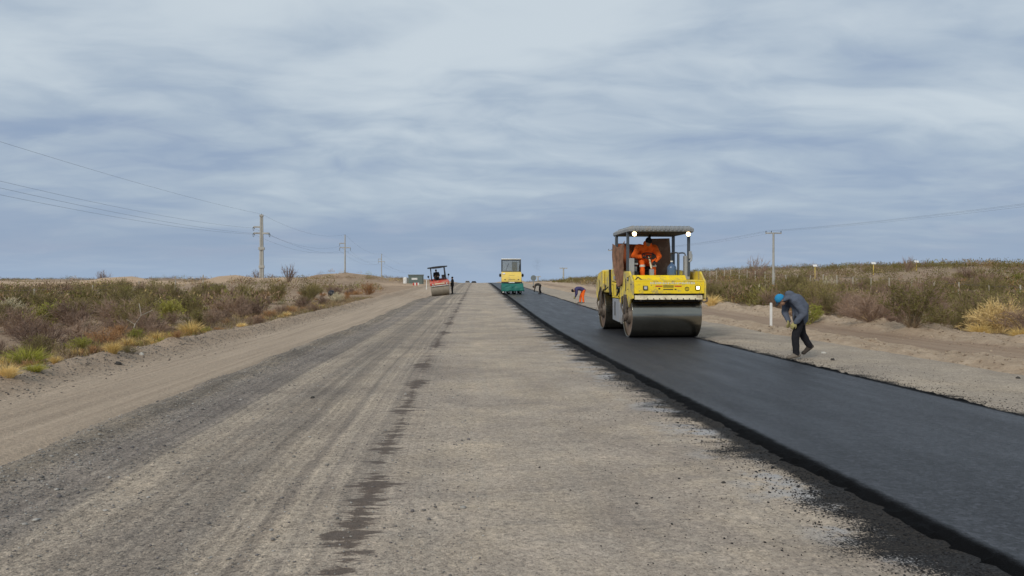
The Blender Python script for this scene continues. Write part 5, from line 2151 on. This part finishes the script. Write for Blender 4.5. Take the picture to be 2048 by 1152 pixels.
# labels that single the shrubs out: kind, which stretch of the scrub, and the how-manieth from the camera
BINS = {'L': [(60, 'at the left picture edge'), (150, 'right of the left picture edge'), (260, 'above the berm tufts'), (360, 'around the bright green bushes'), (450, 'left of the nearest power pole'), (560, 'below the nearest power pole'), (640, 'right of the nearest power pole'), (720, 'around the black bag'), (9999, 'near the site cabin')],
        'R': [(1290, 'left of the yellow roller'), (1460, 'right of the yellow roller'), (1540, 'left of the line pole'), (1620, 'behind the bending worker'), (1690, 'right of the bending worker'), (1760, 'below the middle marker plate'), (1830, 'left of the wide olive shrub'), (1900, 'behind the wide olive shrub'), (1970, 'left of the large straw clump'), (9999, 'at the right picture edge')]}
ORD = ['nearest', 'second nearest', 'third nearest', 'fourth nearest', 'fifth nearest', 'sixth nearest', 'seventh nearest', 'eighth nearest', 'ninth nearest', 'tenth nearest', 'eleventh nearest', 'twelfth nearest', 'thirteenth nearest', 'fourteenth nearest', 'fifteenth nearest', 'sixteenth nearest', 'seventeenth nearest', 'eighteenth nearest', 'nineteenth nearest', 'twentieth nearest', 'twenty first nearest', 'twenty second nearest', 'twenty third nearest', 'twenty fourth nearest', 'twenty fifth nearest', 'twenty sixth nearest']
by = {}
for sd, kind, px, v, o in SCRUB:
    where = next(w for lim, w in BINS[sd] if px < lim)
    big_ = 'large ' if o.scale.x > (1.05 if sd == 'L' else 1.2) else 'small '
    by.setdefault((sd, kind, where, big_ if kind in ('olive', 'brown') else ''), []).append((v, o))
for (sd, kind, where, big_), lst in by.items():
    lst.sort(key=lambda t: t[0])
    look = big_ + LOOK[kind]
    for i, (v, o) in enumerate(lst):
        plc = 'left' if sd == 'L' else 'right'
        o['label'] = (ORD[i] + ' ' if i < len(ORD) else 'far off ') + look + ', ' + plc + ' scrub ' + where

# ---- scrub that reads as one mass, and low dry undergrowth
def col_mat(name):
    m, nb, bs = newmat(name)
    nb.put(bs.inputs['Base Color'], nb.attr('col', 0))
    bs.inputs['Roughness'].default_value = .9
    bs.inputs['Specular IOR Level'].default_value = .15
    return m


MASSM = col_mat('scrub_mass')
PAL = np.array([(0.180, 0.157, 0.048), (0.222, 0.191, 0.068), (0.283, 0.191, 0.119), (0.325, 0.223, 0.144), (0.257, 0.174, 0.121), (0.513, 0.448, 0.288), (0.582, 0.431, 0.183), (0.274, 0.274, 0.068), (0.377, 0.215, 0.091)])
PW = np.array([5, 5, 4, 3, 4, .8, .8, .8, .8]); PW = PW / PW.sum()


def far_scrub(name, pts, label, seed, nq=64):
    g = np.random.RandomState(seed)
    n = len(pts)
    H = g.uniform(.5, 1.25, n) * np.where(pts[:, 0] > 0, 1.15, 1 - .15 * (pts[:, 1] > 110))
    W = H * g.uniform(1.1, 1.8, n)
    pw = PW.copy()
    if seed == 32:
        pw[:2] *= 2.2; pw[5:7] *= .4; pw /= pw.sum()
    c = PAL[g.choice(len(PAL), n, p=pw)] * g.uniform(.65, 1.15, (n, 1)) * (.85 if seed == 32 else 1.0)
    a = g.uniform(0, 2 * np.pi, (n, nq))
    rr = np.sqrt(g.uniform(0, 1, (n, nq)))
    hz = g.uniform(.05, 1, (n, nq)) ** .8 * (1 - .6 * rr ** 2)
    P = np.stack([rr * np.cos(a) * W[:, None] / 2, rr * np.sin(a) * W[:, None] / 2, hz * H[:, None] * .9], -1)
    d = unit(np.stack([np.cos(a) * rr, np.sin(a) * rr, np.full(a.shape, .9)], -1) + g.normal(0, .45, (n, nq, 3)))
    L = g.uniform(.10, .26, (n, nq)) * H[:, None]
    w = L * g.uniform(.08, .18, (n, nq))
    z = ground_h(pts[:, 0] - off(pts[:, 1]), pts[:, 1])
    o = np.stack([pts[:, 0], pts[:, 1], z - .02], -1)
    P = (P + o[:, None, :]).reshape(-1, 3)
    v = diamonds(P, d.reshape(-1, 3), L.ravel(), w.ravel(), g)
    cc = np.repeat(np.repeat(c, nq, 0) * g.uniform(.75, 1.25, (n * nq, 1)), 4, 0)
    cc = np.concatenate([cc, np.ones((len(cc), 1))], 1)
    ob = np_mesh(name, v, np.arange(len(v)).reshape(-1, 4), [MASSM], col=cc)
    return tag(ob, label, 'scrub', kind='stuff')


def scatter(sd, n, v0, v1, pw, seed):
    g = np.random.RandomState(seed)
    v = v0 + (v1 - v0) * g.uniform(0, 1, n) ** pw
    if sd == 'L':
        x = -(8 + g.uniform(0, 1, n) * (.74 * v))
        u = x - off(v)
        ok = u < -9.5 - 2.5 * sstep(v, 70, 100)
        # bare sand on the skyline ridge and the cut bank
        bare = fbm(u * .07, v * .05, 91, 3)
        ok &= ~((bare > .56) & (v > 48)) & ~((fbm(u * .22, v * .22, 191, 3) > .57) & (v < 75))
        ok &= ~((v > 102) & (v < 115) & (u < -20) & (g.uniform(0, 1, n) < .85))
        ok &= ~((v > 98) & (v < 126) & (u > -12.0))
    else:
        x = 8 + g.uniform(0, 1, n) * (.86 * v)
        u = x - off(v)
        ok = u > 16.8
        bare = fbm(u * .06, v * .05, 95, 3)
        ok &= ~((np.abs(v - 84) < 9) & (np.abs(u - 52) < 9) & (g.uniform(0, 1, n) < .7))
    return np.stack([x[ok], v[ok]], 1)


far_scrub('scrub_mass', scatter('L', 5600, 36, 330, 1.6, 1), 'distant olive and brown scrub covering the land left of the road', 31)
far_scrub('scrub_mass', scatter('R', 9500, 40, 330, 1.6, 2), 'distant olive and brown scrub covering the hill right of the road', 32)


def undergrowth(name, sd, n, label, seed):
    g = np.random.RandomState(seed)
    pts = scatter(sd, n, 9, 60, 1.25, seed)
    u = pts[:, 0] - off(pts[:, 1])
    if sd == 'L':
        g2 = np.random.RandomState(seed + 5)
        v = 8 + 50 * g2.uniform(0, 1, n // 3) ** 1.4
        x = -(7.7 + 2.6 * g2.uniform(0, 1, n // 3)) + off(v)
        pts = np.concatenate([pts, np.stack([x, v], 1)])
    k = 14
    pts = np.repeat(pts, k, 0) + g.normal(0, .16, (len(pts) * k, 2))
    z = ground_h(pts[:, 0] - off(pts[:, 1]), pts[:, 1])
    n_ = len(pts)
    p0 = np.stack([pts[:, 0], pts[:, 1], z], -1)
    d = unit(g.normal(0, .6, (n_, 3)) + np.array([0, 0, .75]))
    d[:, 2] = np.abs(d[:, 2])
    L = g.uniform(.08, .34, n_)
    w = np.full(n_, .005) * g.uniform(.7, 1.6, n_)
    v = ribbons(p0, p0 + d * L[:, None], w, w * .3, g)
    c = np.array([(.36, .27, .13), (.22, .155, .10), (.28, .19, .10), (.15, .11, .085), (.17, .15, .05)])[np.repeat(g.randint(0, 5, n_ // k), k)] * g.uniform(.8, 1.2, (n_, 1))
    cc = np.repeat(c, 4, 0)
    cc = np.concatenate([cc, np.ones((len(cc), 1))], 1)
    o = np_mesh(name, v, np.arange(len(v)).reshape(-1, 4), [MASSM], col=cc)
    return tag(o, label, 'undergrowth', kind='stuff')


undergrowth('dry_undergrowth', 'L', 3600, 'dry grass and twigs on the ground between the left shrubs', 61)
undergrowth('dry_undergrowth', 'R', 3600, 'dry grass and twigs on the ground between the right shrubs', 62)

# a dead branch in the left scrub
p = hit(262, 672)
mb = MB()
mb.tube([(0, 0, -.05), (.12, 0, .35), (.28, .05, .62), (.20, .1, .98)], .022, 6, .010)
mb.tube([(.28, .05, .62), (.60, .1, .78)], .012, 5, .006)
mb.tube([(.12, 0, .35), (-.15, .05, .5)], .010, 5, .005)
db = mb.build('dead_branch', WOODP, None)
db.location = p
tag(db, 'pale forked dead branch standing up in front of the left green bush', 'branch')

# ---------------------------------------------------------------- loose stones and crumbs
_t = (1 + 5 ** .5) / 2
ICO = unit(np.array([(-1, _t, 0), (1, _t, 0), (-1, -_t, 0), (1, -_t, 0), (0, -1, _t), (0, 1, _t), (0, -1, -_t), (0, 1, -_t), (_t, 0, -1), (_t, 0, 1), (-_t, 0, -1), (-_t, 0, 1)], float))
ICOF = np.array([(0, 11, 5), (0, 5, 1), (0, 1, 7), (0, 7, 10), (0, 10, 11), (1, 5, 9), (5, 11, 4), (11, 10, 2), (10, 7, 6), (7, 1, 8), (3, 9, 4), (3, 4, 2), (3, 2, 6), (3, 6, 8), (3, 8, 9), (4, 9, 5), (2, 4, 11), (6, 2, 10), (8, 6, 7), (9, 8, 1)])


def stones(name, u, v, r, hfun, pal, label, cat, seed, rough=None):
    g = np.random.RandomState(seed)
    n = len(u)
    sh = ICO[None] * g.uniform(.65, 1.2, (n, 12, 1)) * np.stack([g.uniform(.8, 1.3, n), g.uniform(.8, 1.3, n), g.uniform(.5, .8, n)], -1)[:, None, :]
    z = hfun(u, v)
    P = sh * r[:, None, None] + np.stack([u + off(v), v, z + r * .25], -1)[:, None, :]
    f = (ICOF[None] + (np.arange(n) * 12)[:, None, None]).reshape(-1, 3)
    c = np.array(pal)[g.randint(0, len(pal), n)] * g.uniform(.8, 1.2, (n, 1))
    cc = np.concatenate([np.repeat(c, 12, 0), np.ones((n * 12, 1))], 1)
    o = np_mesh(name, P.reshape(-1, 3), f, [MASSM], col=cc)
    return tag(o, label, cat, kind='stuff')


g = np.random.RandomState(44)
# grey gravel on the left half of the road
n = 15000
v = 2.6 + 24 * g.uniform(0, 1, n) ** 1.7
u = np.where(g.uniform(0, 1, n) < .55, g.normal(-3.45, .38, n), g.uniform(-4.2, .2, n))
r = g.uniform(.004, .010, n) * (1 + 1.2 * (g.uniform(0, 1, n) > .95))
stones('loose_gravel', u, v, r, gravel_h, [(.20, .185, .165), (.27, .25, .22), (.15, .14, .13), (.36, .34, .31), (.17, .155, .15)], 'loose grey gravel lying on the left half of the road', 'gravel', 1)
# black crumbs beside the asphalt
n = 15000
v = 2.8 + 34 * g.uniform(0, 1, n) ** 1.6
dl_ = np.abs(g.normal(0, .30, n)) + np.where(g.uniform(0, 1, n) > .8, np.abs(g.normal(0, .5, n)), 0) + np.where(g.uniform(0, 1, n) > .85, g.uniform(0, 1.6, n), 0)
dens = fbm(dl_ * .0 + v * .7, v * .0 + 3, 12, 3)
keep = g.uniform(0, 1, n) < .35 + 1.2 * (dens - .35)
u = AL + .02 - dl_
rs = g.uniform(.003, .0075, n) * (1 + .9 * (g.uniform(0, 1, n) > .93)) * np.where(dl_ > .6, .85, 1.1)
stones('asphalt_crumbs', u[keep], v[keep], rs[keep], lambda a_, b_: np.maximum(gravel_h(a_, b_), asphalt_h(a_, b_)), [(.018, .018, .020), (.026, .026, .028), (.035, .033, .032)], 'black asphalt crumbs scattered left of the fresh lane', 'crumbs', 2)
n = 6000
v = 6 + 36 * g.uniform(0, 1, n) ** 1.3
u = AR + .02 + np.abs(g.normal(0, .28, n)) + np.where(g.uniform(0, 1, n) > .8, g.uniform(0, 1.5, n), 0)
stones('asphalt_crumbs', u, v, g.uniform(.004, .011, n), gravel_h, [(.018, .018, .020), (.04, .037, .034), (.10, .09, .075)], 'black asphalt crumbs scattered on the right shoulder', 'crumbs', 3)
# pebbles on berms
n = 5200
v = 7 + 40 * g.uniform(0, 1, n) ** 1.4
u = g.normal(-7.0, .42, n)
stones('berm_pebbles', u, v, g.uniform(.007, .022, n), ground_h, [(.22, .19, .155), (.30, .265, .22), (.15, .13, .11)], 'pebbles strewn over the left track berm', 'pebbles', 4)
n = 3800
v = 11 + 40 * g.uniform(0, 1, n) ** 1.3
u = np.where(g.uniform(0, 1, n) < .6, g.normal(14.4, .6, n), g.uniform(10, 11.6, n))
stones('sand_clods', u, v, g.uniform(.010, .040, n) * g.uniform(.5, 1, n), ground_h, [(.33, .26, .185), (.40, .32, .235), (.25, .19, .14)], 'sandy clods lying on the right berm and sand strip', 'clods', 5)

# single stones one can point to
def rock(px, py, wpx, m_, label, seed):
    p = None
    for Y in np.geomspace(3, 120, 700):
        q = at(px, py, float(Y))
        if q.z <= rz(q.x, q.y):
            p = q
            break
    g = np.random.RandomState(seed)
    r = wpx * p.y / FPX / 2
    bm = bmesh.new()
    bmesh.ops.create_icosphere(bm, subdivisions=2, radius=1)
    for w in bm.verts:
        nn_ = mnoise.noise(w.co * 1.3 + Vector((seed, 0, 0)))
        w.co *= (1 + .45 * nn_)
        w.co.z *= .68
    me = bpy.data.meshes.new('rock')
    bm.to_mesh(me); bm.free()
    me.materials.append(m_)
    o = link_mesh('rock', me)
    o.scale = (r, r, r)
    o.location = (p.x, p.y, rz(p.x, p.y) + r * .3)
    return tag(o, label, 'rock')


PALE = mat('pale_stone', (.62, .58, .51), .85, 0, .2, .2, 3, bump=.05, bscale=5)
DKST = mat('dark_clod', (.055, .05, .045), .9, 0, .2, .3, 3)
BRST = mat('brown_clod', (.20, .155, .11), .9, 0, .2, .25, 3)
rock(1647, 708, 10, PALE, 'pale round stone on the shoulder right of the bending worker', 2)
rock(1665, 721, 9, DKST, 'dark clod on the shoulder just below the pale round stone', 5)
rock(283, 712, 9, PALE, 'white stone on the left track edge', 7)
rock(236, 731, 13, DKST, 'dark clod on the left track edge below the white stone', 9)
rock(1519, 663, 8, BRST, 'brown clod on the sand beside the white stake', 11)
rock(2036, 757, 9, DKST, 'dark clod on the sand strip at the right picture edge', 13)
rock(1447, 967, 8, DKST, 'black lump lying alone on the pale road in the foreground', 15)
rock(1273, 1008, 7, DKST, 'black lump beside the dark stain in the foreground', 17)
rock(625, 797, 8, DKST, 'dark stone by itself on the grey gravel edge', 19)

# bag caught on the sage bush
p = hit(663, 601)
bm = bmesh.new()
bmesh.ops.create_icosphere(bm, subdivisions=3, radius=1)
for w in bm.verts:
    w.co *= 1 + .35 * mnoise.noise(w.co * 1.6) + .15 * mnoise.noise(w.co * 4)
    w.co.z *= 1.25
me = bpy.data.meshes.new('plastic_bag')
bm.to_mesh(me); bm.free()
me.materials.append(mat('black_plastic', (.012, .012, .018), .35))
me.polygons.foreach_set('use_smooth', [True] * len(me.polygons))
bag = link_mesh('plastic_bag', me)
s = 6 * p.y / FPX
bag.scale = (s, s, s)
bag.location = (p.x, p.y, at(664, 588, p.y).z)
tag(bag, 'black plastic bag caught above the pale sage bush left of the track', 'bag')
print('plants', ncount)
